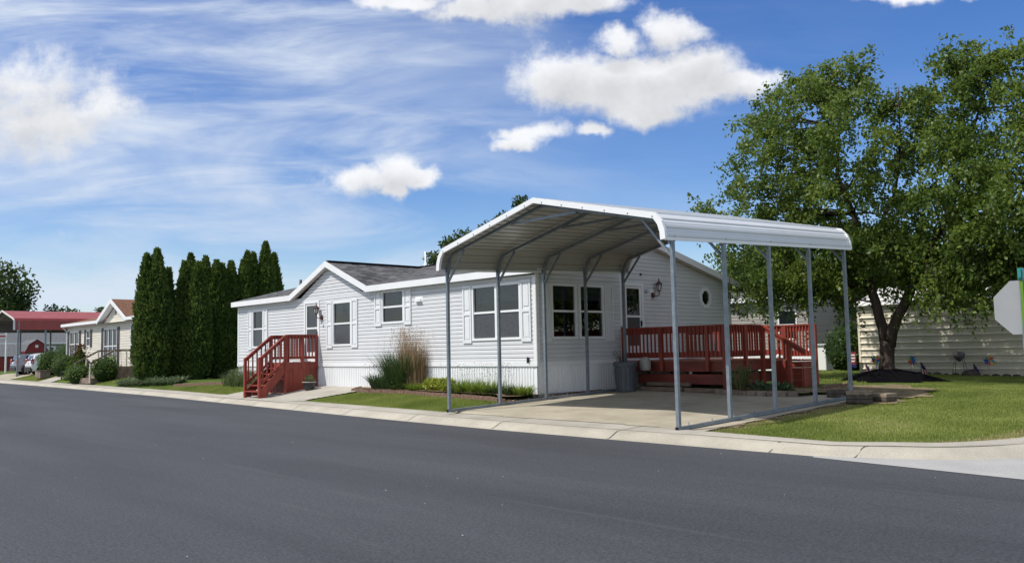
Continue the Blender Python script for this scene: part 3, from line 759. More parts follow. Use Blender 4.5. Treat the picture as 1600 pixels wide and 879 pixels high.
def door(F, D, parent, glass_top, grid, hside):
    a0, a1, z0, z1 = D; fw = .085
    mb = MB(); mb.obox(F, a0, a1, z1 - fw, z1, -.05, .042); mb.obox(F, a0, a0 + fw, z0, z1 - fw, -.05, .042); mb.obox(F, a1 - fw, a1, z0, z1 - fw, -.05, .042); mb.obox(F, a0, a1, z0 - .02, z0 + .03, -.05, .05)
    d = mb.build('door', M['trim'], parent)
    mb = MB(); b0, b1 = a0 + fw + .006, a1 - fw - .006; s = .075
    zm = z0 + (z1 - z0) * .56; zk = z0 + .38
    for p in ((b0, b1, z1 - fw - s, z1 - fw - .005), (b0, b0 + s, z0 + .035, z1 - fw - s), (b1 - s, b1, z0 + .035, z1 - fw - s), (b0 + s, b1 - s, zm - .03, zm + .03), (b0 + s, b1 - s, z0 + .035, zk)):
        mb.obox(F, *p, -.02, .016)
    mb.build('storm_door', M['trim'], d)
    mb = MB(); mb.quad(F(b0 + s, zm, .0), F(b1 - s, zm, .0), F(b1 - s, z1 - fw - s, .0), F(b0 + s, z1 - fw - s, .0)); mb.build('upper_pane', M['glass'], d)
    mb = MB(); mb.quad(F(b0 + s, zk, .003), F(b1 - s, zk, .003), F(b1 - s, zm, .003), F(b0 + s, zm, .003)); mb.build('lower_pane', M['screen'], d)
    # inner door leaf seen through the glass
    mb = MB(); mb.obox(F, a0 + fw, a1 - fw, z0, z1 - fw, -.13, -.10)
    lf = mb.build('door_leaf', M['shutter'] if not grid else M['taupe'], d)
    if grid:
        mb = MB(); g0, g1_ = b0 + .12, b0 + .50
        mb.obox(F, g0, g1_, zm + .06, z1 - .35, -.098, -.092); mb.build('leaf_pane', M['inside'], d)
        mb = MB(); 
        for k in range(3): mb.obox(F, g0 + (g1_ - g0) * k / 2 - .012, g0 + (g1_ - g0) * k / 2 + .012, zm + .06, z1 - .35, -.09, -.08)
        for k in range(4): mb.obox(F, g0, g1_, zm + .06 + (z1 - .41 - zm) * k / 3 - .01, zm + .06 + (z1 - .41 - zm) * k / 3 + .01, -.091, -.081)
        mb.build('leaf_grid', M['trim'], d)
    mb = MB(); hx = b1 - s / 2 if hside > 0 else b0 + s / 2; mb.obox(F, hx - .02, hx + .02, z0 + .92, z0 + 1.1, .016, .03); mb.obox(F, hx - .012, hx + .012, z0 + .98, z0 + 1.08, .03, .06); mb.build('handle', M['black'], d)
    return d
door(FL, doorL, house, True, False, 1); door(FG, doorG, house, True, True, 1)

def lantern(F, a, z, parent, sa):
    mb = MB(); mb.obox(F, a - .075, a + .075, z - .16, z + .12, .012, .03)
    l = mb.build('wall_lantern', M['trim'], parent)
    mb = MB(); c = F(a, z - .05, .05); mb.lathe([(0, -.09), (.05, -.08), (.06, 0), (.05, .07), (0, .085)], c, 12)
    p0 = Vector(F(a, z - .03, .06)); p1 = Vector(F(a + sa * .16, z - .03, .17)); p2 = Vector(F(a + sa * .16, z + .05, .17))
    mb.tube([p0, p0.lerp(p1, .5) - Vector((0, 0, .06)), p1, p2], .014, 8)
    mb.lathe([(.015, .04), (.055, .07), (.06, .075)], (p2.x, p2.y, p2.z - .04), 10)
    mb.lathe([(.105, .24), (.10, .26), (.05, .31), (.02, .34), (.014, .40), (0, .44)], (p2.x, p2.y, p2.z - .02), 12)
    for k in range(6):
        w = 2 * math.pi * k / 6; mb.bar((p2.x + .056 * math.cos(w), p2.y + .056 * math.sin(w), p2.z + .03), (p2.x + .088 * math.cos(w), p2.y + .088 * math.sin(w), p2.z + .225), .012)
    mb.build('bracket', M['bronze'], l, smooth=False)
    mb = MB(); mb.lathe([(.05, .03), (.08, .22), (0, .225)], (p2.x, p2.y, p2.z), 12); mb.build('lamp_glass', M['lampglass'], l, smooth=True)
lantern(FG, 4.82, 1.98, house, 1.0); lantern(FL, -10.42, 1.72, house, -1.0)
# wall vents, outlet, number
mb = MB(); mb.obox(FL, -5.1, -4.72, 1.86, 2.06, .014, .024); mb.prism([(-5.06, 1.98), (-4.78, 1.98), (-4.74, 1.90), (-5.02, 1.90)], FL, .024, .1); mb.build('wall_vent', M['trim'], house)
mb = MB(); mb.obox(FL, -.34, -.26, .07, .21, .016, .045); mb.tube([FL(-.30, .2, .05), FL(-.27, .22, .07), FL(-.24, .17, .07), FL(-.25, .06, .06)], .012, 6); mb.build('outlet', M['black'], house)
mb = MB(); mb.lathe([(0, -.03), (.03, -.02), (.03, .03), (0, .04)], FG(4.3, 2.52, .04), 8); mb.build('doorbell_camera', M['black'], house)
def text(s, size, F, a, z, d, m, parent, name, ext=.003, flip=1):
    cu = bpy.data.curves.new(name, 'FONT'); cu.body = s; cu.size = size; cu.extrude = ext; cu.align_x = 'CENTER'; cu.align_y = 'CENTER'
    tmp = bpy.data.objects.new(name, cu); COL.objects.link(tmp)
    dg = bpy.context.evaluated_depsgraph_get(); me = bpy.data.meshes.new_from_object(tmp.evaluated_get(dg))
    bpy.data.objects.remove(tmp)
    o0 = wloc(parent)
    for v in me.vertices:
        q = F(a + v.co.x * flip, z + v.co.y, d + v.co.z); v.co = Vector(q) - o0
    o = bpy.data.objects.new(name, me); COL.objects.link(o); me.materials.clear(); me.materials.append(m); o.parent = parent
    return o
text('23', .17, FG, 4.53, 2.03, .024, M['black'], house, 'house_number')
text('8', .13, FL, -10.36, 1.36, .024, M['black'], house, 'house_number')

# ------------------------------------------------------------------ carport
CG, CY, CW = .216, -3.084, 6.461
CD, CS, SP = R(-1.683), .037, 1.524
def ct(x, y, z): return (CG + x * math.cos(CD) - y * math.sin(CD), CY + y * math.cos(CD) + x * math.sin(CD), z + CS * y)
carport = thing('carport', (CG + CW / 2, CY + 3, -.9), 'open carport with white ribbed metal roof on grey steel posts over the driveway', 'carport')
def zb(x): return -.957 - .054 * x / CW
ZE = 2.25
mid = CW / 2
top = [(.06, ZE), (.085, 2.42), (.13, 2.54), (.25, 2.68), (mid, 3.37), (CW - .25, 2.68), (CW - .13, 2.54), (CW - .085, 2.42), (CW - .06, ZE)]   # rafter bow centreline
# posts
pw = .032
for side in (0, 1):
    x = 0.03 if side == 0 else CW - .03
    for k in range(5):
        y = k * SP; mb = MB(ct); mb.box(x - pw, x + pw, y - pw, y + pw, zb(x) + .06, ZE + .06); mb.build('post', M['steel'], carport)
    mb = MB(ct); mb.box(x - pw, x + pw, -.05, 4 * SP + .05, zb(x), zb(x) + .058); 
    br = mb.build('base_rail', M['steel'], carport)
    mb = MB(ct); mb.box(x - pw * 1.03, x + pw * 1.03, -.058, -.05, zb(x) - .004, zb(x) + .062); mb.build('end_cap', M['rubber'], br)
    for k in range(9):
        mb = MB(ct); mb.tube([(x + (.05 if side == 0 else -.05), .35 + k * .68, zb(x)), (x + (.05 if side == 0 else -.05), .35 + k * .68, zb(x) + .10)], .008, 6); mb.build('anchor_pin', M['steel'], br)
def bow(mb, pts, w, y0, y1):
    n = len(pts); L = []
    for i in range(n):
        a = Vector(pts[max(i - 1, 0)]); b = Vector(pts[min(i + 1, n - 1)]); t = (b - a).normalized(); nn = Vector((-t.y, t.x)); p = Vector(pts[i]); L.append((p + nn * w, p - nn * w))
    for i in range(n - 1):
        (a, b), (c, d) = L[i], L[i + 1]
        v = [(q.x, y, q.y) for y in (y0, y1) for q in (a, b, d, c)]
        mb.add(v, [(0, 1, 2, 3), (7, 6, 5, 4), (0, 4, 5, 1), (1, 5, 6, 2), (2, 6, 7, 3), (3, 7, 4, 0)])
low = [(x, z - .07) for x, z in top]
for k in range(5):
    y = k * SP; mb = MB(ct); bow(mb, [(p[0] + (.0 if i < 4 else 0), p[1] - .065) for i, p in enumerate(top)], pw, y - pw, y + pw)
    # peak stiffener
    mb.build('rafter', M['steel'], carport)
    mb = MB(ct); mb.bar((mid - .95, y, 3.37 - .065 - .95 * .222 - .05), (mid + .95, y, 3.37 - .065 - .95 * .222 - .05), .04, .05); mb.build('peak_brace', M['steel'], carport)
    for s in (0, 1):
        xa = .03 if s == 0 else CW - .03; xb = xa + (.62 if s == 0 else -.62)
        mb = MB(ct); mb.bar((xa + (.03 if s == 0 else -.03), y, 1.98), (xb, y, 2.66), .042, .042, up=(0, 1, 0)); mb.build('knee_brace', M['steel'], carport)
# roof sheet with horizontal ribs
def roofprofile():
    P = [(-.012, ZE), (.0, 2.40), (.055, 2.56), (.19, 2.71), (mid, 3.42), (CW - .19, 2.71), (CW - .055, 2.56), (CW, 2.40), (CW + .012, ZE)]
    out = []
    for i in range(len(P) - 1):
        a = Vector(P[i]); b = Vector(P[i + 1]); L = (b - a).length; t = (b - a) / L; nn = Vector((-t.y, t.x))
        if nn.y < 0 and abs(nn.y) > .2: nn = -nn
        if L > 1:
            n = round(L / .23); 
            for k in range(n):
                c = a + t * (L * k / n); d = L / n
                out += [c, c + t * (d * .38), c + t * (d * .41) + nn * .028, c + t * (d * .59) + nn * .028, c + t * (d * .62)]
                
        else:
            out += [a, a.lerp(b, .22), a.lerp(b, .32) + nn * .020, a.lerp(b, .62) + nn * .020, a.lerp(b, .72)]
    out.append(Vector(P[-1])); return P, out
RP, prof = roofprofile()
Y0, Y1 = -.26, 4 * SP + .26
mb = MB(ct)
for a, b in zip(prof[:-1], prof[1:]):
    mb.quad((a.x, Y0, a.y), (b.x, Y0, b.y), (b.x, Y1, b.y), (a.x, Y1, a.y))
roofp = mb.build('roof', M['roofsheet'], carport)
for ye_, s in ((Y0, -1), (Y1, 1)):
    mb = MB(ct)
    inn = []
    for i in range(len(RP)):
        a = Vector(RP[max(i - 1, 0)]); b = Vector(RP[min(i + 1, len(RP) - 1)]); t = (b - a).normalized(); nn = Vector((-t.y, t.x)); inn.append((Vector(RP[i]) + nn * .026, Vector(RP[i]) - nn * .085))
    for (a, b), (c, d) in zip(inn[:-1], inn[1:]):
        y0, y1 = (ye_ - .012, ye_ + .05) if s < 0 else (ye_ - .05, ye_ + .012)
        v = [(q.x, y, q.y) for y in (y0, y1) for q in (a, b, d, c)]
        mb.add(v, [(0, 1, 2, 3), (7, 6, 5, 4), (0, 4, 5, 1), (1, 5, 6, 2), (2, 6, 7, 3), (3, 7, 4, 0)])
    mb.build('end_trim', M['roofwhite'], roofp)
for x in (-.02, CW + .02): mb = MB(ct); mb.box(x - .012, x + .012, Y0, Y1, ZE - .02, ZE + .035); mb.build('side_trim', M['roofwhite'], roofp)
mb = MB(ct)
for k in range(5):
    for x in (-.035, CW + .035): mb = MB(ct); mb.box(x - .008, x + .008, k * SP - .012, k * SP + .012, ZE + .05, ZE + .074); mb.build('screw', M['vent'], roofp)
for i in range(6):
    for sx in (-1, 1):
        xx = mid + sx * (i * .55 + .25); zz = 3.42 - (i * .55 + .25) * .2335 - .05; mb = MB(ct); mb.box(xx - .012, xx + .012, Y0 - .022, Y0 - .012, zz - .012, zz + .012); mb.build('screw', M['vent'], roofp)

# ------------------------------------------------------------------ decks
def baluster_mesh(h, w=.036):
    me = bpy.data.meshes.new('baluster'); mb = MB(); mb.box(-w / 2, w / 2, -w / 2, w / 2, 0, h); me.from_pydata(mb.v, [], mb.f); me.materials.append(M['red']); return me
def rail(parent, p0, p1, z0, z1, gap=.125, ztop0=None, slope=0., cap=.13, nb=None, capflat=True, name='railing', bh=.088, th=.088):
    """railing between two points on plan; slope raises z linearly from p0 to p1"""
    p0 = Vector((*p0, 0)); p1 = Vector((*p1, 0)); L = (p1 - p0).length
    mb = MB()
    q0 = p0 + Vector((0, 0, z1)); q1 = p1 + Vector((0, 0, z1 + slope))
    if capflat: mb.bar(q0 + Vector((0, 0, -.02)), q1 + Vector((0, 0, -.02)), cap, .038)
    mb.bar(q0 + Vector((0, 0, -.041 - th / 2)), q1 + Vector((0, 0, -.041 - th / 2)), .038, th)
    r = mb.build(name, M['red'], parent)
    b0 = p0 + Vector((0, 0, z0 + .046 + bh / 2)); b1 = p1 + Vector((0, 0, z0 + slope + .046 + bh / 2)); mb = MB(); mb.bar(b0, b1, .038, bh); mb.build('bottom_rail', M['red'], r)
    n = nb or int(L / gap)
    me = baluster_mesh(z1 - z0 - .08)
    o0 = wloc(r)
    for k in range(n):
        t = (k + .5) / n; p = p0.lerp(p1, t)
        b = bpy.data.objects.new('baluster', me); COL.objects.link(b); b.parent = r
        nrm = Vector((-(p1 - p0).y, (p1 - p0).x, 0)).normalized() * .036
        b.location = Vector((p.x, p.y, z0 + .05 + slope * t)) - nrm - o0 + Vector((0, 0, .0))
    return r
def post(parent, x, y, z0, z1, w=.09, m=None, name='post'):
    mb = MB(); mb.box(x - w / 2, x + w / 2, y - w / 2, y + w / 2, z0, z1); return mb.build(name, m or M['red'], parent, bevel=.006)

# side deck by the gable door
deck = thing('side_deck', (1.7, 4.9, -.72), 'wide raised red deck with slatted railing against the gable end beyond the carport', 'deck')
X1, Y0d, Y1d, FZ = 3.35, 3.38, 6.40, .04
mb = MB()
n = 22
for k in range(n):
    y0 = Y0d - .03 + (Y1d - Y0d) * k / n; mb.box(.05, X1 + .03, y0, y0 + (Y1d - Y0d) / n - .006, FZ - .035, FZ)
mb.build('decking', M['redfloor'], deck)
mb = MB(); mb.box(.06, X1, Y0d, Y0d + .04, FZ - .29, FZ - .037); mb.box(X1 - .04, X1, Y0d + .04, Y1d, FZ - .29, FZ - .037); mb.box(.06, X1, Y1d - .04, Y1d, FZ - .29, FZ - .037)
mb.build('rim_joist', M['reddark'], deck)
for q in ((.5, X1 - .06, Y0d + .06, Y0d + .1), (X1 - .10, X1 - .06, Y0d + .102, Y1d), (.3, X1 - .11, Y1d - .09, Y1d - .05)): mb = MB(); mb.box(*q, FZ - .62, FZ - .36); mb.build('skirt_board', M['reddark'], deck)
for x in (.6, 1.9, 3.2):
    for y in (3.7, 5.0, 6.2): mb = MB(); mb.box(x - .07, x + .07, y - .07, y + .07, -.75, FZ - .29); mb.build('support_post', M['wood'], deck)
RT = .95
rail(deck, (.12, Y0d - .02), (X1 - .02, Y0d - .02), FZ + .03, RT, nb=25, bh=.15, th=.15)
rail(deck, (X1, Y0d + .05), (X1, 5.08), FZ + .03, RT, nb=13, bh=.15, th=.15)
rail(deck, (.1, Y1d), (X1, Y1d), FZ + .03, RT, nb=24, bh=.15, th=.15)
for x in (1.42, 2.87): post(deck, x, Y0d - .07, FZ - .28, RT - .03)
post(deck, .10, Y0d - .02, FZ - .25, RT + .02); post(deck, X1 + .01, Y0d - .03, -.76, RT - .03, .10); post(deck, X1 + .02, 4.3, -.1, RT - .03); post(deck, X1 + .02, 5.15, -.72, RT - .02, .10); post(deck, X1, Y1d, -.7, RT, .12)
mb = MB(); mb.lathe([(.062, 0), (.06, .03), (.035, .055), (0, .065)], (.10, Y0d - .02, RT + .02), 12); mb.build('post_cap', M['tan'], deck, smooth=True)
# landing with steps on the right
mb = MB(); mb.box(X1 + .03, 4.25, 5.62, 6.42, -.04, .0); mb.build('landing', M['redfloor'], deck)
mb = MB()
for i, z in enumerate((-.05, -.21, -.37, -.53, -.69)):
    mb.box(X1 + .1 + (.0 if i < 4 else .25), 4.25 - .004 * i, 5.60 - .002 * i, 5.64 - .002 * i, z - .156, z)
    mb.box(4.21, 4.25 + .002 * i, 5.66, 6.40, z - .156, z)
mb.build('cladding', M['red'], deck)
rail(deck, (X1 + .06, 6.42), (4.22, 6.42), .03, RT, nb=9, bh=.15, th=.15); post(deck, 4.22, 6.42, -.7, RT)
mb = MB(); mb.bar((X1 + .02, 5.2, RT - .02), (4.55, 5.2, .24), .10, .045); mb.bar((X1 + .02, 5.2, RT - .09), (4.55, 5.2, .17), .04, .10); mb.build('handrail', M['red'], deck)
post(deck, 4.1, 5.22, -.72, .52, .10)
me = baluster_mesh(.62)
mb = MB()
for k in range(4): mb.box(3.5 + k * .14, 3.54 + k * .14, 5.26, 5.29, .02, .78 - k * .07)
mb.build('slat_row', M['red'], deck)
# things on and around the deck
gf = thing('figurine_row', (3.98, 5.72, .0), 'row of small white shell ornaments on the red deck landing', 'ornament')
mb = MB()
for k in range(6): mb.lathe([(0, 0), (.03, .005), (.035 - .002 * k, .03), (.02, .055), (0, .06 + .01 * (k % 2))], (3.78 + k * .075 + .01 * (k % 2), 5.72 + .02 * (k % 3), 0), 8)
mb.build('shell', M['whitepost'], gf, smooth=True)
lb = thing('lamp_globe', (3.2, 6.3, FZ), 'tiny white globe light on the deck floor by the back post', 'lamp')
mb = MB(); mb.lathe([(0, 0), (.03, .0), (.03, .02), (.045, .05), (.035, .085), (0, .10)], (3.2, 6.25, FZ), 10); mb.build('globe', M['whitepost'], lb, smooth=True)
hb = thing('hose_box', (1.0, 3.2, -.22), 'pale rounded plastic box fixed to the red deck rim behind the bin', 'box')
mb = MB(); mb.lathe([(0, 0), (.13, .0), (.15, .04), (.155, .22), (.13, .31), (.06, .36), (0, .37)], (1.0, 3.14, -.22), 16); mb.build('drum', M['tan'], hb, smooth=True)
for i, (x0, x1, y, z) in enumerate(((.9, 2.3, 3.0, 0), (2.35, 3.5, 3.02, 0), (1.0, 2.4, 3.2, .11))):
    gz0 = g1(x0, y) + .012
    mb = MB(); mb.box(x0, x1, y - .06, y + .06, gz0 + z, gz0 + z + .10)
    o = mb.build('landscape_timber', M['wood'], None, origin=(x0, y, gz0), bevel=.012)
    tag(o, ['grey landscape timber lying on the slab under the deck, nearest the bin', 'landscape timber on the slab under the deck, end nearest the spiky plant', 'upper timber stacked behind the others under the red deck'][i], 'timber', 'timbers under the side deck')

# front deck with steps
fd = thing('front_deck', (-11.2, -.7, -.85), 'small red wooden porch with steps and railings at the front door', 'deck')
xl_, xm, yf, FZ2, RT2 = -11.74, -10.72, -1.25, .15, 1.09
mb = MB(); n = 10
for k in range(n):
    y0 = yf - .02 + (-yf - .02) * k / n; mb.box(xl_, xm + .02, y0, y0 + (-yf - .02) / n - .006, FZ2 - .035, FZ2)
mb.build('decking', M['redfloor'], fd)
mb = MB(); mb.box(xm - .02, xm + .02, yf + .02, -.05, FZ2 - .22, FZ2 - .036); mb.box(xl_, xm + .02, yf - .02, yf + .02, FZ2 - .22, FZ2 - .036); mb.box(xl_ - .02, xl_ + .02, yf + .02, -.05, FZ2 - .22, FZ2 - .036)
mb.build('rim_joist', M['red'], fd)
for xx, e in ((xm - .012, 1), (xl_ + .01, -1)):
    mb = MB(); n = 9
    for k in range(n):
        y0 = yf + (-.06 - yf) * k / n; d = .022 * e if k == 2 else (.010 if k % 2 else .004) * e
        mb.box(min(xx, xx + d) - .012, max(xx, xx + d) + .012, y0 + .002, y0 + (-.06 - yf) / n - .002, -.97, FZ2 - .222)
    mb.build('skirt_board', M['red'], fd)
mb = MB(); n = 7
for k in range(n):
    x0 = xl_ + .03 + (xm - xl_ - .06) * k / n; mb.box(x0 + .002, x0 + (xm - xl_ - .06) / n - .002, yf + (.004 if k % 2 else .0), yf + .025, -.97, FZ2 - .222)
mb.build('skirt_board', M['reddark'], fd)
rail(fd, (xm, yf + .05), (xm, -.08), FZ2 + .06, RT2, nb=9); rail(fd, (xl_, yf + .05), (xl_, -.08), FZ2 + .06, RT2, nb=9)
for x in (xl_, xm):
    for y in (yf, -.62, -.08): post(fd, x, y, FZ2 - .2 if y != yf else -.97, RT2 - .03, .085)
yb2 = -2.2; zb2 = -.95
for x in (xl_, xm):
    post(fd, x, yb2, -1.02, .33)
    rail(fd, (x, yb2 + .02), (x, yf), zb2 + .32, .34, slope=RT2 - .34, nb=6, cap=.09)
    mb = MB(); st = []
    F = lambda a, z, d, x=x: (x + d, a, z)
    mb.prism([(yb2 - .02, -.98), (yb2 + .2, -.98), (yf, -.16), (yf, FZ2 - .04), (yf - .04, FZ2 - .04), (yb2 - .02, -.80)], F, -.02, .02); mb.build('stringer', M['red'], fd)
for k in range(5):
    z = -.95 + .185 * (k + 1); y = yb2 - .02 + k * .2
    mb = MB(); mb.box(xl_ + .055, xm - .025, y - .03, y + .11, z - .035, z); mb.box(xl_ + .055, xm - .025, y + .115, y + .24, z - .035, z)
    mb.build('tread', M['red'], fd)
    for x in (xl_ + .055, (xl_ + xm) / 2, xm - .06): mb = MB(); mb.box(x, x + .035, y, y + .2, z - .16, z - .036); mb.build('step_block', M['reddark'], fd)
mb = MB(); mb.box(-11.5, -10.95, -.55, -.16, FZ2, FZ2 + .02); o = mb.build('door_mat', M['blind'], None, origin=(-11.2, -.3, FZ2)); tag(o, 'pale door mat on the small red porch', 'mat')
# planter beside the steps
pt = thing('flower_pot', (-10.1, -.72, g1(-10.1, -.72) + .012), 'dark round flower pot with a pale rim and leafy plant beside the porch', 'planter')
z0 = g1(-10.1, -.72) + .012
mb = MB(); mb.lathe([(0, 0), (.15, 0), (.155, .02), (.165, .08), (.172, .085), (.18, .15), (.19, .155), (.20, .25), (.215, .26), (.19, .262), (.17, .22), (0, .22)], (-10.1, -.72, z0), 20); mb.build('pot', M['pot'], pt, smooth=False)
mb = MB(); mb.lathe([(.195, .252), (.235, .25), (.238, .275), (.19, .278)], (-10.1, -.72, z0), 20); mb.build('rim', M['potrim'], pt, smooth=True)

# ------------------------------------------------------------------ plants
def blades(name, cx, cy, n, r, L, w, droop, lean, m, parent, z=None, seg=4, ry=None):
    a = rng.uniform(0, 6.28, n); q = np.sqrt(rng.random(n)); bx = cx + q * r * np.cos(a); by = cy + q * (ry or r) * np.sin(a)
    zz = (G(bx, by) if z is None else np.full(n, z))
    b = np.stack([bx, by, zz], -1)
    dr = a + rng.normal(0, .7, n)
    v, f = ribbons(b, dr, L * rng.uniform(.6, 1.15, n), w * rng.uniform(.7, 1.2, n), droop * rng.uniform(.4, 1.4, n), seg, np.clip(lean * rng.uniform(.2, 1.5, n), .02, .9))
    return mesh_np(name, v, f, m, parent)
def leafcloud(c, rad, n, s, up=.0, shell=.0):
    """n rhombic leaves of length s in an ellipsoid"""
    c = np.asarray(c, float); rad = np.asarray(rad, float)
    d = rng.normal(size=(n, 3)); d /= np.linalg.norm(d, axis=1)[:, None]
    q = rng.random(n) ** (1 / 3) * (1 - shell) + shell * rng.uniform(.85, 1.0, n) if shell else rng.random(n) ** (1 / 2.4)
    p = c + d * q[:, None] * rad
    return leaves_at(p, s, up)
def leaves_at(p, s, up=0., droop=0., ratio=.55):
    n = len(p); t = rng.normal(size=(n, 3)); t[:, 2] += up - droop; t /= np.linalg.norm(t, axis=1)[:, None]
    u = rng.normal(size=(n, 3)); u -= (u * t).sum(1)[:, None] * t; u /= np.linalg.norm(u, axis=1)[:, None]
    L = (s * rng.uniform(.6, 1.25, n))[:, None]; W = L * ratio * .5
    v = np.stack([p, p + t * L * .45 + u * W, p + t * L, p + t * L * .45 - u * W], 1).reshape(-1, 3)
    f = np.arange(n * 4).reshape(n, 4)
    return v, f
def cat(parts):
    V = []; F = []; k = 0
    for v, f in parts: V.append(v); F.append(f + k); k += len(v)
    return np.concatenate(V), np.concatenate(F)

v, f = leafcloud((-10.1, -.72, z0 + .36), (.16, .16, .14), 260, .05, .8); mesh_np('foliage', v, f, M['herb'], pt)
blades('stem', -10.1, -.72, 40, .1, .3, .012, .3, .35, M['herb'], pt, z=z0 + .22)

# front bed plants
ZB = -.67
t = thing('reed_grass', (-5.45, -.25, ZB), 'tall clump of feather reed grass with tan plumes against the white wall', 'ornamental grass')
blades('leaves', -5.45, -.34, 1200, .46, 1.35, .018, .30, .32, M['reedgreen'], t, z=ZB, seg=5, ry=.3)
blades('old_stalk', -5.0, -.2, 900, .48, 1.45, .014, .06, .13, M['reedtan'], t, z=ZB, seg=4, ry=.28)
bx = rng.normal(-5.2, .38, 260); by = rng.normal(-.22, .17, 260); hz = ZB + rng.uniform(1.15, 1.85, 260)
P = []
for k in range(260):
    for j in range(10): P.append((bx[k] + rng.normal(0, .010), by[k] + rng.normal(0, .010), hz[k] - .03 * j))
v, f = leaves_at(np.array(P), .045, 1.6, 0, .3); mesh_np('plume', v, f, M['reedtan'], t)
t = thing('iris_clump', (-6.55, -.3, ZB), 'dark green iris clump with arching blades left of the tall grass', 'plant')
blades('leaves', -6.5, -.32, 330, .38, .62, .032, .35, .4, M['iris'], t, z=ZB, seg=4, ry=.22)
blades('leaves', -5.95, -.42, 110, .25, .38, .04, .6, .5, M['iris'], t, z=ZB, seg=4, ry=.14)
P = np.stack([rng.normal(-6.5, .32, 60), rng.normal(-.35, .12, 60), ZB + rng.uniform(.55, .74, 60)], -1); v, f = leaves_at(P, .05, 0); mesh_np('blossoms', v, f, M['purple'], t)
t = thing('leafy_shrub', (-5.3, -.5, ZB), 'low bright green shrub at the foot of the tall grass', 'shrub')
v, f = leafcloud((-5.35, -.52, ZB + .2), (.42, .2, .3), 900, .07, .6); mesh_np('foliage', v, f, M['bush'], t)
spots = [(-4.55, -.42, 'daylily', .32, 'low mixed green foliage between the tall grass and chartreuse plant'), (-3.75, -.45, 'chart', .34, 'chartreuse leafy mound left of the front carport post'),
         (-3.05, -.5, 'chart', .30, 'yellow green leafy mound behind the front left carport post'), (-2.35, -.6, 'daylily', .40, 'broad daylily clump right of the front left carport post'),
         (-1.75, -.62, 'daylily', .44, 'tallest daylily clump in the corner bed with upright sprays'), (-1.15, -.7, 'daylily', .40, 'daylily clump left of the second carport post'),
         (-.62, -.72, 'reedgreen', .33, 'fine leaved green clump right of the second carport post'), (-.15, -.45, 'daylily', .30, 'small daylily clump at the white house corner')]
for x, y, mm, h, lab in spots:
    t = thing('bed_plant', (x, y, ZB - .06), lab, 'plant', 'plants in the corner bed')
    if mm == 'chart':
        v, f = leafcloud((x, y, ZB + .13), (.38, .24, .2), 900, .10, .5); mesh_np('foliage', v, f, M[mm], t)
    else:
        blades('leaves', x, y, 380, .34, h * 1.25, .024, .5, .45, M[mm], t, z=ZB - .05, seg=4, ry=.22)
for x, y, lab in ((-2.55, -.32, 'thin airy stems rising from the bed before the white skirting'), (-1.55, -.42, 'taller pale airy flower stems in front of the white skirting'), (-.7, -.5, 'short airy flower stems by the second carport post')):
    t = thing('airy_stems', (x, y, ZB), lab, 'plant', 'airy stems in the corner bed')
    blades('stem', x, y, 26, .22, .72, .006, .12, .22, M['herb'], t, z=ZB, seg=4)
    P = np.stack([rng.normal(x, .2, 110), rng.normal(y, .06, 110), ZB + rng.uniform(.4, .78, 110)], -1); v, f = leaves_at(P, .035, 0); mesh_np('blossoms', v, f, M['herb'], t)
# weedy bed left of the steps
for x, y, r, h, lab in ((-16.4, .0, .5, .75, 'tall weedy clump just left of the red steps'), (-17.3, .1, .5, .6, 'weedy clump between the hedge trees and the house end'), (-15.4, -.1, .45, .55, 'loose leafy clump behind the red stair railing'), (-14.3, -.25, .4, .6, 'flowering weeds under the left front window')):
    t = thing('weed_clump', (x, y, g1(x, y)), lab, 'plant', 'weedy plants left of the steps')
    blades('leaves', x, y, 260, r, h * 1.1, .03, .35, .35, M['herb'], t, seg=4)
    v, f = leafcloud((x, y, g1(x, y) + h * .5), (r, r * .7, h * .5), 800, .07, .5); mesh_np('foliage', v, f, M['herb'], t)
# plants at the front of the side deck
t = thing('spiky_grass', (3.95, 3.15, -.75), 'spiky grass clump in front of the red deck steps', 'ornamental grass')
blades('leaves', 3.95, 3.05, 170, .14, 1.0, .024, .40, .33, M['herb'], t, z=-.74, seg=5)
blades('leaves', 4.0, 3.05, 60, .14, .8, .022, 1.0, .6, M['reedtan'], t, z=-.74, seg=5)
for x, y, lab in ((4.45, 3.1, 'dark hosta at the foot of the deck beside the spiky grass'), (4.9, 3.35, 'smaller dark leafy plant by the second right carport post')):
    t = thing('hosta', (x, y, -.75), lab, 'plant'); v, f = leafcloud((x, y, -.64), (.26, .2, .13), 160, .13, .3); mesh_np('leaves', v, f, M['iris'], t)
t = thing('stone_edging', (4.4, 2.7, -.76), 'low curved row of rough stones round the plants by the deck', 'edging')
mb = MB()
for k in range(9):
    x = 3.55 + k * .24; y = 2.78 - .12 * math.sin(k / 8 * math.pi) + rnd.uniform(-.02, .02); z = g1(x, y)
    mb.box(x - .115, x + .115, y - .07, y + .07, z - .02, z + .12 + rnd.uniform(-.02, .02))
mb.build('stone_row', M['stone'], t, bevel=.02)
mb = MB(); mb.add([(3.45, 2.8, -.70), (4.5, 2.66, -.70), (5.7, 2.8, -.70), (5.9, 4.0, -.66), (3.4, 4.0, -.66)], [(0, 1, 2, 3, 4)]); tag(mb.build('soil_bed', M['soil']), kind='structure')

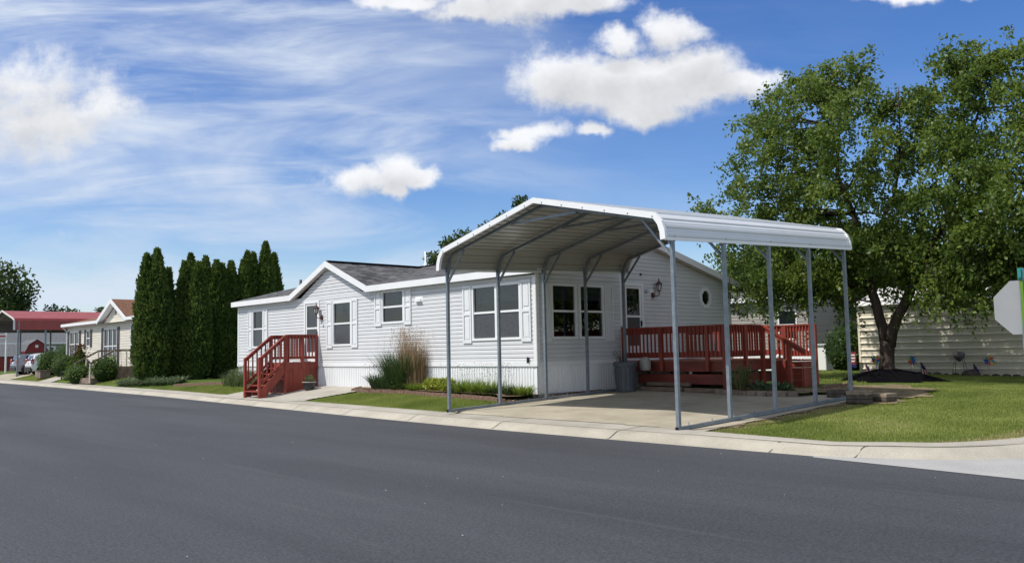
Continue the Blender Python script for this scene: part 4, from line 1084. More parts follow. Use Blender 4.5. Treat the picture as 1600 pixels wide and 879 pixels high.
# bin with dead twigs
cx_, cy_ = .78, 2.55; z0 = g1(cx_, cy_) + .012
t = thing('trash_bin', (cx_, cy_, z0), 'round grey plastic bin standing on the slab by the deck corner', 'bin')
mb = MB(); mb.lathe([(0, 0), (.25, 0), (.262, .02), (.272, .4), (.285, .66), (.285, .69), (.275, .69), (.27, .62), (.265, .3), (.24, .05), (0, .05)], (cx_, cy_, z0), 28)
for k in range(14):
    w = 2 * math.pi * k / 14; mb.bar((cx_ + .262 * math.cos(w), cy_ + .262 * math.sin(w), z0 + .03), (cx_ + .284 * math.cos(w), cy_ + .284 * math.sin(w), z0 + .62), .03, .014)
mb.build('body', M['can'], t, smooth=False)
mb = MB(); mb.lathe([(.287, .66), (.315, .67), (.32, .75), (.30, .79), (.27, .79), (.26, .74), (0, .73)], (cx_, cy_, z0), 28); mb.build('rim', M['can'], t, smooth=False)
tw = thing('dead_twigs', (cx_ - .1, cy_, z0 + .73), 'dry brown twigs sticking up out of the grey bin', 'twigs')
mb = MB()
for k in range(14):
    a = rnd.uniform(1.9, 4.6); l = rnd.uniform(.15, .42); p = (cx_ - .08 + rnd.uniform(-.1, .1), cy_ + rnd.uniform(-.1, .1), z0 + .72); q = (p[0] + l * .8 * math.cos(a), p[1] + l * .8 * math.sin(a) * .5, p[2] + l)
    mb.tube([p, ((p[0] + q[0]) / 2, (p[1] + q[1]) / 2, p[2] + l * .62), q], [.008, .006, .003], 5)
mb.build('twig', M['bark'], tw)

# paver stacks at the end of the right base rail
for i, (x, y, n, rz, lab) in enumerate(((7.35, 2.05, 3, .12, 'front stack of concrete pavers beside the last right carport post'), (7.62, 2.55, 2, -.25, 'lower stack of pavers on the grass side behind the front stack'), (6.45, 3.05, 2, .05, 'dark block stack just inside the last right carport post'))):
    t = thing('paver_stack', (x, y, g1(x, y) + .01), lab, 'pavers', 'paver stacks by the carport', rz)
    for k in range(n):
        mb = MB(); dx = rnd.uniform(-.015, .015); mb.box(-.22 + dx, .22 + dx, -.17, .17, k * .085 + .0, k * .085 + .08)
        mb.build('paver', M['paver'] if (k == n - 1 and i < 2) else M['pavdark'], t, local=True, bevel=.008)

# ------------------------------------------------------------------ trees
def limb(mb, p, q, r0, r1, sag=.0, n=7, seg=5):
    p = Vector(p); q = Vector(q); pts = []; rr = []
    side = Vector((rnd.uniform(-1, 1), rnd.uniform(-1, 1), 0)) * (q - p).length * .06
    for i in range(seg + 1):
        t = i / seg; c = p.lerp(q, t) + Vector((0, 0, sag * 4 * t * (1 - t))) + side * math.sin(t * math.pi) + Vector((rnd.uniform(-1, 1), rnd.uniform(-1, 1), rnd.uniform(-1, 1))) * .03 * (q - p).length * (0 < i < seg) * .5
        pts.append(c); rr.append(r0 + (r1 - r0) * t)
    mb.tube(pts, rr, n); return pts

def big_tree():
    bx, by, bz = 4.6, 10.0, g1(4.6, 10) + .08
    t = thing('shade_tree', (bx, by, bz), 'big leafy green tree with forked trunk on the lawn right of the carport', 'tree')
    mb = MB()
    # trunk with flare and fork
    fork = Vector((bx + .06, by, bz + 1.05))
    mb.tube([(bx - .02, by, bz - .25), (bx - .01, by, bz + .05), (bx, by, bz + .35), (bx + .03, by, bz + .75), fork], [.36, .26, .215, .205, .215], 12)
    leaders = []
    L1 = limb(mb, fork + Vector((-.06, 0, -.15)), (bx - .5, by + .1, bz + 3.1), .165, .12, n=9); L1 += limb(mb, L1[-1], (bx - 1.1, by - .2, bz + 6.2), .12, .06)[1:]; L1 += limb(mb, L1[-1], (bx - .7, by, bz + 8.8), .06, .015)[1:]
    L2 = limb(mb, fork + Vector((.06, 0, -.15)), (bx + 1.0, by + .1, bz + 2.9), .165, .13, n=9); L2 += limb(mb, L2[-1], (bx + 2.3, by + .4, bz + 6.0), .13, .07)[1:]; L2 += limb(mb, L2[-1], (bx + 2.9, by + .5, bz + 7.9), .07, .015)[1:]
    L3 = limb(mb, L1[4], (bx + .1, by + .9, bz + 5.4), .08, .05); L3 += limb(mb, L3[-1], (bx + .5, by + .8, bz + 8.8), .05, .012)[1:]
    L4 = limb(mb, L2[4], (bx + 3.6, by + .2, bz + 4.6), .09, .05); L4 += limb(mb, L4[-1], (bx + 4.6, by, bz + 7.6), .05, .012)[1:]
    leaders = L1[2:] + L2[2:] + L3[1:] + L4[1:]
    # clump centres: two rounded masses
    cl = []
    def dens(p):
        x, y, z = p
        a = ((x - 3.2) / 3.35) ** 2 + ((y - 10) / 3.6) ** 2 + (abs(z - 5.3) / 3.75) ** 2.6
        b = ((x - 8.2) / 4.0) ** 2 + ((y - 10.5) / 3.7) ** 2 + (abs(z - 5.0) / 3.6) ** 2.6
        return min(a, b)
    cl += [(7.0, 10, 8.2), (7.8, 10, 8.0), (8.6, 10.2, 8.2), (9.4, 10, 7.8), (7.2, 9.4, 7.2), (8.2, 9.2, 7.0), (9.2, 9.4, 6.8), (6.2, 9.8, 7.6), (8.0, 10.6, 8.2), (10.2, 10, 7.2), (6.6, 9.2, 6.2), (7.6, 8.8, 6.0), (8.8, 8.8, 5.8)]
    cl += [(3.4, 11.6, 2.6), (4.2, 12.0, 2.4), (5.0, 11.8, 2.5), (5.8, 12, 2.4), (3.0, 12.2, 3.1), (4.6, 12.4, 3.2), (6.3, 11.8, 3.0), (3.9, 11.2, 3.4), (5.4, 11.3, 3.3)]
    while len(cl) < 237:
        p = (rnd.uniform(-1.5, 12), rnd.uniform(6.2, 14), rnd.uniform(1.3, 9.2))
        dd = dens(p)
        if dd < 1 and (dd > .28 or rnd.random() < .35):
            if p[2] < 2.5 and 3.2 < p[0] < 6.6: continue
            if all((Vector(p) - Vector(c)).length > .62 for c in cl): cl.append(p)
    cl += [(-.7, 9.6, 4.3), (-1.0, 9.8, 4.9), (-1.3, 9.6, 5.2), (.2, 9.4, 3.0), (1.0, 9.2, 2.3), (-.2, 9.5, 3.6), (7.4, 8.8, 1.7), (8.0, 9.0, 1.9), (7.0, 9.0, 2.2), (6.2, 9.6, 2.4), (2.1, 9.4, 1.9), (2.6, 10.4, 2.3), (3.4, 9.8, 2.9), (4.9, 10.2, 3.0), (5.6, 10.3, 3.4), (-1.0, 10.2, 3.6), (-.4, 10.4, 2.9), (.5, 10.2, 2.4), (1.4, 10.3, 2.2), (.5, 9.0, 5.8), (.2, 9.4, 6.4), (.3, 9.8, 7.2), (.7, 9.6, 7.9), (1.5, 9.6, 8.4), (2.4, 9.6, 8.8), (3.3, 9.8, 9.1), (4.2, 9.8, 9.2), (1.2, 9.0, 3.2), (2.0, 8.8, 3.0), (.4, 8.8, 4.0), (6.9, 9.4, 8.1), (7.6, 9.6, 8.5), (8.4, 9.8, 8.3), (8.4, 8.9, 2.6), (9.2, 9.2, 2.4), (6.6, 9.3, 1.9), (7.2, 9.6, 2.7), (7.9, 9.4, 2.4), (8.8, 9.0, 1.9), (9.6, 9.6, 2.0), (9.0, 10.2, 3.0), (6.4, 9.8, 3.0), (8.0, 8.6, 3.3), (7.2, 8.8, 3.6), (3.0, 9.0, 2.5), (2.4, 9.2, 2.6), (3.8, 9.4, 3.4)]
    parts = []
    for c in cl:
        c = Vector(c); a = min(leaders, key=lambda q: (q - c).length + max(0, q.z - c.z) * 1.2)
        pts = limb(mb, a, c, min(.035, .012 + .008 * (c - a).length), .006, sag=.12, n=5, seg=4)
        # twigs with drooping leaf sprays
        n_tw = 13
        P = []
        for k in range(n_tw):
            d = Vector((rnd.gauss(0, 1), rnd.gauss(0, 1), rnd.gauss(0, .7))).normalized(); L = rnd.uniform(.45, 1.05)
            s0 = pts[rnd.choice((2, 3, 4, 4))]; nl = int(rnd.uniform(30, 50))
            tt = np.linspace(.1, 1, nl)
            e = np.array(s0)[None] + np.array(d)[None] * (tt * L)[:, None]; e[:, 2] -= (tt ** 2) * L * rnd.uniform(.15, .75)
            e += rng.normal(0, .075, e.shape); P.append(e)
        P = np.concatenate(P); parts.append(leaves_at(P, .125, 0, .85, .62))
    # hanging strands at the lower edge
    for k in range(46):
        x = rnd.uniform(-.6, 10.5); y = rnd.uniform(7.6, 11.5); z = rnd.uniform(1.9, 3.4)
        if 3.6 < x < 5.6: z += .9
        n = 46; tt = np.linspace(0, 1, n); L = rnd.uniform(.5, 1.25)
        e = np.stack([x + rnd.uniform(-.3, .3) * tt, y + rnd.uniform(-.2, .2) * tt, z - tt * L], -1) + rng.normal(0, .05, (n, 3)); parts.append(leaves_at(e, .12, 0, 1.2, .62))
        mb.tube([(x, y, z + .3), (x, y, z - L * .8)], [.008, .003], 4)
    for k in range(96):
        lft = k < 30
        x = rnd.uniform(-.2, 2.6) if lft else rnd.uniform(6.5, 9.6); y = rnd.uniform(8.4, 10.4); z = rnd.uniform(2.0, 2.9)
        n = 60; tt = np.linspace(0, 1, n); L = rnd.uniform(.6, 1.15 if lft else 1.45)
        e = np.stack([x + rnd.uniform(-.3, .3) * tt, y + rnd.uniform(-.2, .2) * tt, z - tt * L], -1) + rng.normal(0, .06, (n, 3)); parts.append(leaves_at(e, .11, 0, 1.2, .62))
        mb.tube([(x, y, z + .4), (x, y, z - L * .8)], [.008, .003], 4)
    mb.build('trunk', M['bark'], t, smooth=True)
    v, f = cat(parts); mesh_np('crown', v, f, M['birch'], t)
    # mulch ring
    n = 40; mm = MB(); vs = [(bx, by, bz + .27)]; rings = 6
    for r in range(1, rings + 1):
        for k in range(n):
            w = 2 * math.pi * k / n; rr = r / rings * (1.16 + .18 * math.sin(3 * w + 1) + .10 * math.sin(7 * w)); x = bx + .05 + rr * 1.18 * math.cos(w); y = by + rr * math.sin(w) * 1.05
            vs.append((x, y, g1(x, y) - .02 + (.36 * (1 - (r / rings) ** 1.5)) + rnd.uniform(-.018, .018)))
    fs = [(0, 1 + k, 1 + (k + 1) % n) for k in range(n)] + [(1 + (r - 1) * n + k, 1 + r * n + k, 1 + r * n + (k + 1) % n, 1 + (r - 1) * n + (k + 1) % n) for r in range(1, rings) for k in range(n)]
    mm.add(vs, fs); o = mm.build('mulch_mound', M['mulch'], None, origin=(bx, by, bz)); tag(o, 'black mulch mound round the base of the shade tree', 'mulch')
big_tree()

def leaf_tree(name, c, base, h, rad, label, m, nclump=40, leaf=.2, nper=260, trunk=.2, cat_='tree', group=None, low=.3):
    t = thing(name, (c[0], c[1], base), label, cat_, group)
    mb = MB(); tp = Vector((c[0], c[1], base + h * .62)); mb.tube([(c[0], c[1], base - .2), (c[0] + .05, c[1], base + h * .3), tp], [trunk, trunk * .75, trunk * .4], 8)
    parts = []; zc = base + h * (1 + low) / 2; rz = h * (1 - low) / 2
    for k in range(nclump):
        while True:
            d = Vector((rnd.uniform(-1, 1), rnd.uniform(-1, 1), rnd.uniform(-1, 1)))
            if .3 < d.length < 1: break
        p = Vector((c[0] + d.x * rad * .82, c[1] + d.y * rad * .82, zc + d.z * rz * .85)); limb(mb, tp.lerp(Vector((c[0], c[1], base + h * .3)), rnd.random()), p, trunk * .25, trunk * .05, n=5, seg=3)
        s = rad * rnd.uniform(.2, .36); parts.append(leafcloud(p, (s, s, s * .75), nper, leaf))
    mb.build('trunk', M['bark'], t, smooth=True); v, f = cat(parts); mesh_np('crown', v, f, m, t)
    return t
leaf_tree('background_tree', (-5.2, 21.0), -.7, 6.3, 2.4, 'dark leafy tree rising behind the back corner of the white house', M['oak'], 34, .2, 330)
leaf_tree('background_tree', (-1.6, 25.5), -.7, 6.6, 2.6, 'dark tree behind the deck, half hidden by the big leafy tree', M['oak'], 34, .22, 330, low=.12)
leaf_tree('background_tree', (-39.3, 30), -.7, 11.7, 2.9, 'lower lobe of green tree showing left of the carport roof edge', M['oak'], 34, .3, 260)
leaf_tree('background_tree', (-32.9, 31), -.7, 13.7, 3.0, 'tree top rising above the middle of the sloping carport roof edge', M['oak'], 34, .3, 260)
leaf_tree('background_tree', (-112, 9.0), -.8, 15.0, 7.6, 'large dark tree at the far left edge above the red carport', M['oak'], 60, .55, 260, .5, low=.15)
leaf_tree('background_tree', (-82, 14.8), -.8, 7.0, 2.2, 'small tree top peeking over the red carport roof by the far cream house', M['oak'], 20, .35, 160)
leaf_tree('background_tree', (-110, 18), -.8, 9.0, 4.5, 'dark trees behind the barn at the far left', M['oak'], 34, .5, 200, .3, low=.1)

def shrub(name, x, y, rx, ry, h, label, m, n=1600, leaf=.1, base=None, core=True, group=None, cat_='shrub', cone=False):
    b = g1(x, y) if base is None else base
    t = thing(name, (x, y, b), label, cat_, group)
    parts = []
    if cone:
        q = rng.random(n) ** .8; a = rng.uniform(0, 6.28, n); z = rng.random(n) ** 1.3
        r = (1 - z) ** .75 * rng.uniform(.8, 1.05, n)
        p = np.stack([x + rx * r * np.cos(a), y + ry * r * np.sin(a), b + .05 + h * z], -1); v, f = leaves_at(p, leaf, .8); mesh_np('foliage', v, f, m, t)
        mb = MB(); mb.lathe([(rx * .8, 0), (rx * .8, h * .2), (rx * .45, h * .6), (0, h * .95)], (x, y, b), 14); mb.build('stem', M['arborcore'], t, smooth=True)
        return t
    k = max(4, int(n / 180))
    for i in range(k):
        a = rnd.uniform(0, 6.28); q = math.sqrt(rnd.random()) * .62; s = rnd.uniform(.42, .6)
        parts.append(leafcloud((x + rx * q * math.cos(a), y + ry * q * math.sin(a), b + h * rnd.uniform(.32, .66)), (rx * s, ry * s, h * s * .62), int(n / k), leaf, .3, .55))
    v, f = cat(parts); mesh_np('foliage', v, f, m, t)
    mb = MB(); mb.lathe([(0, 0), (rx * .5, 0), (rx * .72, h * .3), (rx * .6, h * .65), (rx * .25, h * .82), (0, h * .85)], (x, y, b), 12); mb.build('stem', M['arborcore'], t, smooth=True)
    return t

# arborvitae row on the lot line
def arbor_proto(seed, h, r, lobes):
    parts = []
    mb = MB()
    for (ox, oy, hh, rr) in lobes:
        n = int(9500 * hh / 6 * rr)
        z = rng.random(n); a = rng.uniform(0, 6.28, n)
        def R_(z): return np.interp(z, [0, .05, .25, .55, .8, .93, 1], [.60, .82, 1., .86, .52, .24, .02])
        r_ = rr * R_(z) * (1 + .10 * np.sin(a * 3 + z * 9 + seed) + .07 * np.sin(a * 7 - z * 21)) * rng.uniform(.78, 1.06, n)
        p = np.stack([ox + r_ * np.cos(a), oy + r_ * np.sin(a), .12 + z * hh * .985], -1)
        t = np.stack([np.cos(a) * .55, np.sin(a) * .55, np.full(n, 1.0)], -1) + rng.normal(0, .35, (n, 3)); t /= np.linalg.norm(t, axis=1)[:, None]
        u = rng.normal(size=(n, 3)); u -= (u * t).sum(1)[:, None] * t; u /= np.linalg.norm(u, axis=1)[:, None]
        L = rng.uniform(.10, .24, n)[:, None]; W = L * .26
        v = np.stack([p, p + t * L * .5 + u * W, p + t * L, p + t * L * .5 - u * W], 1).reshape(-1, 3); parts.append((v, np.arange(n * 4).reshape(n, 4)))
        zz = [0, .05, .25, .55, .8, .93, .98]
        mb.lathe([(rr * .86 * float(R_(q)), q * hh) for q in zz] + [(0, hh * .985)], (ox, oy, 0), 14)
    v, f = cat(parts)
    return v, f, mb
AV = [('A', -27, .5, 6.45, .95, [(0, 0, 6.40, .92), (-.2, -.42, 6.15, .72)], 'front arborvitae of the row, twin tipped, beside the cream house', 0),
      ('B', -27.2, 1.15, 5.45, .55, [(0, 0, 5.45, .52)], 'narrow shorter arborvitae squeezed behind the twin tipped front one', 0),
      ('C', -26.9, 1.85, 5.8, .75, [(0, 0, 5.8, .72)], 'arborvitae with rounded tip, third along the row', 0),
      ('D', -27.6, 2.45, 6.3, .75, [(0, 0, 6.3, .7)], 'taller arborvitae set back fourth along the row', 0),
      ('E', -26.3, 2.30, 5.75, .85, [(0, 0, 5.7, .82)], 'full arborvitae standing forward of the row, bare at its foot', 0),
      ('F', -27.4, 3.15, 6.2, .7, [(0, 0, 6.2, .7)], 'slender arborvitae in the middle of the row', 0),
      ('G', -27, 3.55, 6.0, .8, [(0, 0, 5.95, .78), (.05, .32, 5.8, .6)], 'double tipped arborvitae right of the middle of the row', 0),
      ('H', -27, 4.35, 5.95, .75, [(0, 0, 5.95, .74)], 'arborvitae left of the gap before the taller end group', 0),
      ('I', -26.8, 4.95, 6.05, .8, [(0, 0, 6.05, .78)], 'arborvitae starting the taller end group near the house roof', 0),
      ('J', -27, 5.25, 6.6, .8, [(0, 0, 6.55, .7), (.1, .3, 6.5, .6)], 'twin tipped arborvitae in the taller end group', 0),
      ('K', -26.8, 6.2, 7.15, .85, [(0, 0, 7.1, .85)], 'tallest arborvitae rising above the left end of the white house roof', 0),
      ('L', -27.1, 6.85, 6.55, .7, [(0, 0, 6.55, .72)], 'last arborvitae of the row, leaning beside the tallest one', 0)]
for i, (_, x, y, h, r, lobes, lab, _z) in enumerate(AV):
    b = g1(x, y)
    t = thing('arborvitae', (x, y, b), lab, 'evergreen tree', 'arborvitae row between the houses')
    v, f, mb = arbor_proto(i, h, r, [(a_, b_, c_, d_ * .80) for a_, b_, c_, d_ in lobes])
    mesh_np('crown', v, f, M['arbor'], t, local=True)
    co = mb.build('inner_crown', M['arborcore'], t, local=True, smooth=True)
    mb = MB(); mb.tube([(0, 0, -.1), (0, 0, .5)], [.12, .09], 8); mb.build('trunk', M['bark'], t, local=True)
for k, (x, y) in enumerate(((-29.6, -.1), (-28.9, -.15), (-28.2, -.25), (-27.4, -.2), (-26.6, -.1), (-25.8, -.05), (-25.0, .0), (-24.2, .05), (-23.4, .2))):
    t = thing('hosta', (x, y, g1(x, y)), 'striped hosta clump in the row of hostas under the arborvitae', 'plant', 'hostas under the arborvitae')
    blades('leaves', x, y, 130, .30, .55, .075, .75, .5, M['hosta'], t, seg=4)

shrub('holly_shrub', .15, 16.9, .95, .8, 2.0, 'dense dark green shrub beyond the deck, left of the cream shed', M['oak'], 3200, .14)
shrub('holly_shrub', 1.05, 17.2, .55, .6, 2.3, 'narrow dark shrub against the end of the cream shed', M['oak'], 1800, .12)
leaf_tree('background_tree', (-.3, 23.0), -.7, 6.2, 1.9, 'dark upright tree between the big leafy tree and the taupe house', M['oak'], 34, .18, 330, low=.06)

# ------------------------------------------------------------------ cream shed, ornaments
grass('lawn_grass', spoly, 9000, .04, .012)
grass('lawn_grass', [(7.4, 1.6), (8.4, 2.4), (9, 5.2), (8.2, 7.2), (6.0, 8.6), (5.8, 7.6), (7.2, 6.2), (7.9, 4.6), (7.9, 3.0)], 26000, .035, .012)
shed = thing('metal_shed', (5.8, 17.4, -.66), 'long cream ribbed metal shed behind the big tree', 'shed')
SX0, SX1, SY, SYb, SZ0, SZ1 = 1.56, 10.2, 15.0, 20.0, -.64, 1.75
def ribwall(mb, F, a0, a1, z0, z1, per=.228):
    n = int((z1 - z0) / per); P = []
    for k in range(n + 1):
        z = z0 + k * per
        for dz_, d in ((0, 0), (.07, .0), (.08, .006), (.12, .006), (.13, .0), (.165, 0), (.178, .05), (.196, .05)):
            if z + dz_ <= z1: P.append((z + dz_, d))
    P.append((z1, 0))
    for (za, da), (zb, db) in zip(P[:-1], P[1:]): mb.quad(F(a0, za, da), F(a1, za, da), F(a1, zb, db), F(a0, zb, db))
mb = MB(); FS = lambda a, z, d: (a, SY - d, z); ribwall(mb, FS, SX0, SX1, SZ0 - .3, SZ1)
ribwall(mb, lambda a, z, d: (SX0 - d, a, z), SY, SYb, SZ0 - .3, SZ1); ribwall(mb, lambda a, z, d: (SX1 + d, a, z), SY, SYb, SZ0 - .3, SZ1); ribwall(mb, lambda a, z, d: (a, SYb + d, z), SX0, SX1, SZ0 - .3, SZ1)
mb.build('wall', M['shedmetal'], shed)
mb = MB(); 
for x in (SX0, SX1): mb.box(x - .04, x + .04, SY - .034, SY + .04, SZ0 - .25, SZ1 + .02)
mb.build('corner_trim', M['shedmetal'], shed)
mb = MB(); ym_ = (SY + SYb) / 2; zt = SZ1 + .75
for x0, x1 in ((SX0 - .15, SX1 + .15),):
    mb.add([(x0, SY - .18, SZ1 - .02), (x1, SY - .18, SZ1 - .02), (x1, ym_, zt), (x0, ym_, zt), (x0, SYb + .18, SZ1 - .02), (x1, SYb + .18, SZ1 - .02)], [(0, 1, 2, 3), (3, 2, 5, 4)])
    for x in np.arange(x0, x1, .3): mb.bar((x, SY - .18, SZ1 + .0), (x, ym_, zt + .02), .04, .03)
mb.add([(SX0, SY, SZ1), (SX0, SYb, SZ1), (SX0, ym_, zt - .04)], [(0, 1, 2)]); mb.add([(SX1, SY, SZ1), (SX1, SYb, SZ1), (SX1, ym_, zt - .04)], [(0, 1, 2)])
mb.build('roof', M['shedroof'], shed)
mb = MB()
for k in range(28):
    x = SX0 + .3 + k * .3; y = SY - .25 + rnd.uniform(-.06, .06); s = rnd.uniform(.05, .12); mb.lathe([(0, -.03), (s * 1.3, 0), (s, s * .5), (0, s * .75)], (x, y, g1(x, y) - .01), 7)
t = thing('stone_border', (5, 14.75, -.7), 'line of small dark stones along the foot of the cream shed', 'stones'); mb.build('stone_row', M['pavdark'], t)
t = thing('boulder', (5.35, 14.7, -.73), 'dark boulder beside the small water tower ornament', 'rock'); mb = MB(); mb.lathe([(.30, -.05), (.29, .05), (.22, .13), (.1, .17), (0, .18)], (5.35, 14.68, g1(5.35, 14.7)), 9); mb.build('stone', M['pavdark'], t)

def pinwheel(x, y, zc, lab, cols, rz):
    b = g1(x, y); t = thing('pinwheel', (x, y, b), lab, 'pinwheel', 'garden pinwheels by the shed', rz)
    mb = MB(); mb.tube([(0, .03, -.02), (0, .03, zc - b)], .008, 6); mb.build('stick', M['vent'], t, local=True)
    n = 8
    for k in range(n):
        w = 2 * math.pi * k / n + rz; mb = MB(); r = .19; c = zc - b
        a = (0, 0, c); q1 = (r * math.cos(w), -.05, c + r * math.sin(w)); q2 = (r * .62 * math.cos(w + .75), .0, c + r * .62 * math.sin(w + .75))
        mb.add([a, q1, q2], [(0, 1, 2)]); mb.add([a, (q1[0] * .5, -.045, c + .5 * r * math.sin(w)), q1], [(0, 1, 2)])
        mb.build('vane', M[cols[k % len(cols)]], t, local=True)
pinwheel(2.2, 14.78, -.20, 'rainbow pinwheel at the left end of the cream shed', ['pinred', 'pinyel', 'pincyan', 'pinblue'], .2)
pinwheel(3.45, 14.76, -.24, 'pinwheel with red lower vanes just right of the tree trunk', ['pinblue', 'pincyan', 'pinyel', 'pinred', 'pinred', 'pinblue'], .9)
pinwheel(5.88, 14.74, -.25, 'rainbow pinwheel right of the small water tower ornament', ['pinred', 'pinyel', 'pincyan', 'pinblue', 'pinblue'], .5)
def lawnflag(x, y, zt, lab):
    b = g1(x, y); t = thing('small_flag', (x, y, b), lab, 'flag', 'small stars and stripes flags by the shed')
    mb = MB(); mb.tube([(0, 0, -.02), (.0, 0, zt - b)], .006, 6); mb.build('stick', M['black'], t, local=True)
    # limp cloth hanging down: stripes with a dark blue canton
    h = zt - b; W, H = .30, .40
    def P(u, s): return (.01 + u * W * (.45 + .55 * s) , .03 * math.sin(u * 9 + s * 4), h - .02 - s * H - u * .16)
    for i in range(7):
        mb = MB(); k = 6
        for j in range(k):
            mb.quad(P(i / 7, j / k), P((i + 1) / 7, j / k), P((i + 1) / 7, (j + 1) / k), P(i / 7, (j + 1) / k))
        fo = mb.build('stripe', M['flagred'] if i % 2 == 0 else M['flagwhite'], t, local=True)
    mb = MB()
    for i in range(5): mb.quad(*[(q[0], q[1] - .006, q[2]) for q in (P(i / 7, 0), P((i + 1) / 7, 0), P((i + 1) / 7, .45), P(i / 7, .45))])
    mb.build('canton', M['flagblue'], t, local=True)
lawnflag(1.90, 14.6, -.30, 'small limp striped flag half hidden left of the tree trunk'); lawnflag(3.80, 14.6, -.26, 'small limp striped flag midway along the cream shed'); lawnflag(5.45, 14.6, -.32, 'small limp striped flag between the boulder and the right pinwheel')
t = thing('water_tower_ornament', (5.0, 14.7, g1(5, 14.7)), 'small dark water tower ornament on four thin legs', 'ornament'); b = g1(5, 14.7)
mb = MB(); mb.lathe([(0, -.19), (.06, -.15), (.17, -.03), (.18, .02), (.18, .10), (.15, .13), (.05, .15), (0, .16)], (5, 14.7, -.10), 18); mb.build('tank', M['pewter'], t, smooth=True)
for sx in (-1, 1):
    for sy in (-1, 1): mb = MB(); mb.tube([(5 + sx * .11, 14.7 + sy * .08, -.12), (5 + sx * .2, 14.7 + sy * .12, b)], .009, 6); mb.build('leg', M['pewter'], t)
t = thing('garden_banner', (1.42, 15.3, g1(1.42, 15.3)), 'small red banner with pale bands at the corner of the cream shed', 'banner')
b = g1(1.4, 15); mb = MB(); mb.tube([(1.20, 14.7, b), (1.20, 14.7, .12)], .01, 6); mb.tube([(1.2, 14.7, .1), (1.55, 14.7, .1)], .008, 6); mb.build('stand', M['black'], t)
mb = MB(); mb.box(1.22, 1.53, 14.69, 14.705, -.48, .09); bn = mb.build('cloth', M['barnred'], t)
mb = MB()
for z, x0, x1 in ((-.02, 1.30, 1.50), (-.13, 1.26, 1.50), (-.24, 1.25, 1.49)): mb.box(x0, x1, 14.682, 14.689, z - .03, z + .02)
mb.build('pale_band', M['flagwhite'], bn); mb = MB(); mb.box(1.222, 1.528, 14.684, 14.689, -.478, -.36); mb.build('dark_band', M['flagblue'], bn)

# neighbour house behind the deck
nb = thing('neighbour_house', (-6, 21, -.7), 'taupe house with pale fascia and grey roof behind the red deck', 'house')
mb = MB(); FN = lambda a, z, d: (a, 18.5 - d, z); siding(mb, FN, -.0, 2.35, lambda z: -16., lambda z: -2.2, [(-3.6, -2.7, .6, 1.9)], .15)
mb.box(-16, -2.2, 18.53, 26, -.0, 2.35); mb.build('wall', M['taupe'], nb)
mb = MB(); mb.box(-16, -2.2, 18.52, 18.56, -.75, -.0); mb.build('skirting', M['skirt'], nb)
mb = MB(); mb.box(-16.3, -1.9, 18.16, 18.19, 2.30, 2.50); mb.build('fascia', M['trim'], nb)
mb = MB(); p = [(-16.3, 18.2, 2.5), (-1.9, 18.2, 2.5), (-1.9, 22.2, 3.5), (-16.3, 22.2, 3.5), (-1.9, 26.4, 2.5), (-16.3, 26.4, 2.5)]; mb.add(p, [(0, 1, 2, 3), (3, 2, 4, 5)], [[(q[0], q[1]) for q in (p[0], p[1], p[2], p[3])], [(q[0], q[1]) for q in (p[3], p[2], p[4], p[5])]]); mb.build('roof', M['shingle'], nb)
mb = MB(); mb.add([(-2.2, 18.5, 2.35), (-2.2, 26, 2.35), (-2.2, 22.2, 3.4)], [(0, 1, 2)]); mb.build('gable_wall', M['taupe'], nb)
window(FN, -3.6, -2.7, .6, 1.9, nb, deep=False, screen=False)
mb = MB(); mb.box(-1.55, -.75, 17.0, 17.6, -.66, .30); tc_ = thing('storage_chest', (-1.15, 17.3, -.68), 'white storage chest beyond the deck beside the dark shrub', 'chest'); mb.build('body', M['whitepost'], tc_, bevel=.02)
mb = MB(); mb.box(-1.6, -.7, 16.95, 17.65, .304, .40); mb.build('lid', M['vent'], tc_, bevel=.02)

# ------------------------------------------------------------------ stop sign seen from behind
st = thing('stop_sign', (11.56, -1.85, g1(11.5, -1.85)), 'bare metal back of an octagonal road sign on a perforated post at the street corner', 'sign')
sx, sy, scz = 11.562, -1.85, .86; gz_ = g1(11.5, -1.85)
mb = MB(); mb.box(sx - .025, sx + .025, sy - .05, sy, gz_ - .2, 1.36); pp = mb.build('post', M['steel'], st)
mb = MB()
for k in range(56): 
    z = gz_ + .05 + k * .04; mb.lathe([(0, 0), (.0, 0)], (0, 0, 0), 3) if False else mb.box(sx - .008, sx + .008, sy - .053, sy - .05, z, z + .016)
mb.build('hole_row', M['black'], pp)
mb = MB(); mb.box(sx - .012, sx + .026, sy - .062, sy - .055, .45, 1.24); mb.build('reflective_strip', M['lime'], pp)
mb = MB(); Rr = .38 / math.cos(R(22.5)); mb.prism([(sx + Rr * math.cos(R(22.5 + 45 * k)), scz + Rr * math.sin(R(22.5 + 45 * k))) for k in range(8)], lambda a, z, d: (a, sy + .004 + d, z), 0, .004); mb.build('plate', M['signback'], st)
mb = MB(); mb.prism([(sx + Rr * .97 * math.cos(R(22.5 + 45 * k)), scz + Rr * .97 * math.sin(R(22.5 + 45 * k))) for k in range(8)], lambda a, z, d: (a, sy + .0085 + d, z), 0, .001); fr = mb.build('sign_face', M['pinred'], st)
text('STOP', .25, lambda a, z, d: (a, sy + .0105 + d, z), sx, scz, 0, M['flagwhite'], fr, 'lettering', .0005, -1)
mb = MB(); mb.box(sx - .02, sx + .02, sy - .1, sy + .42, 1.275, 1.40); mb.box(sx - .032, sx + .032, sy - .07, sy + .01, 1.25, 1.41); mb.build('street_blade', M['teal'], st)

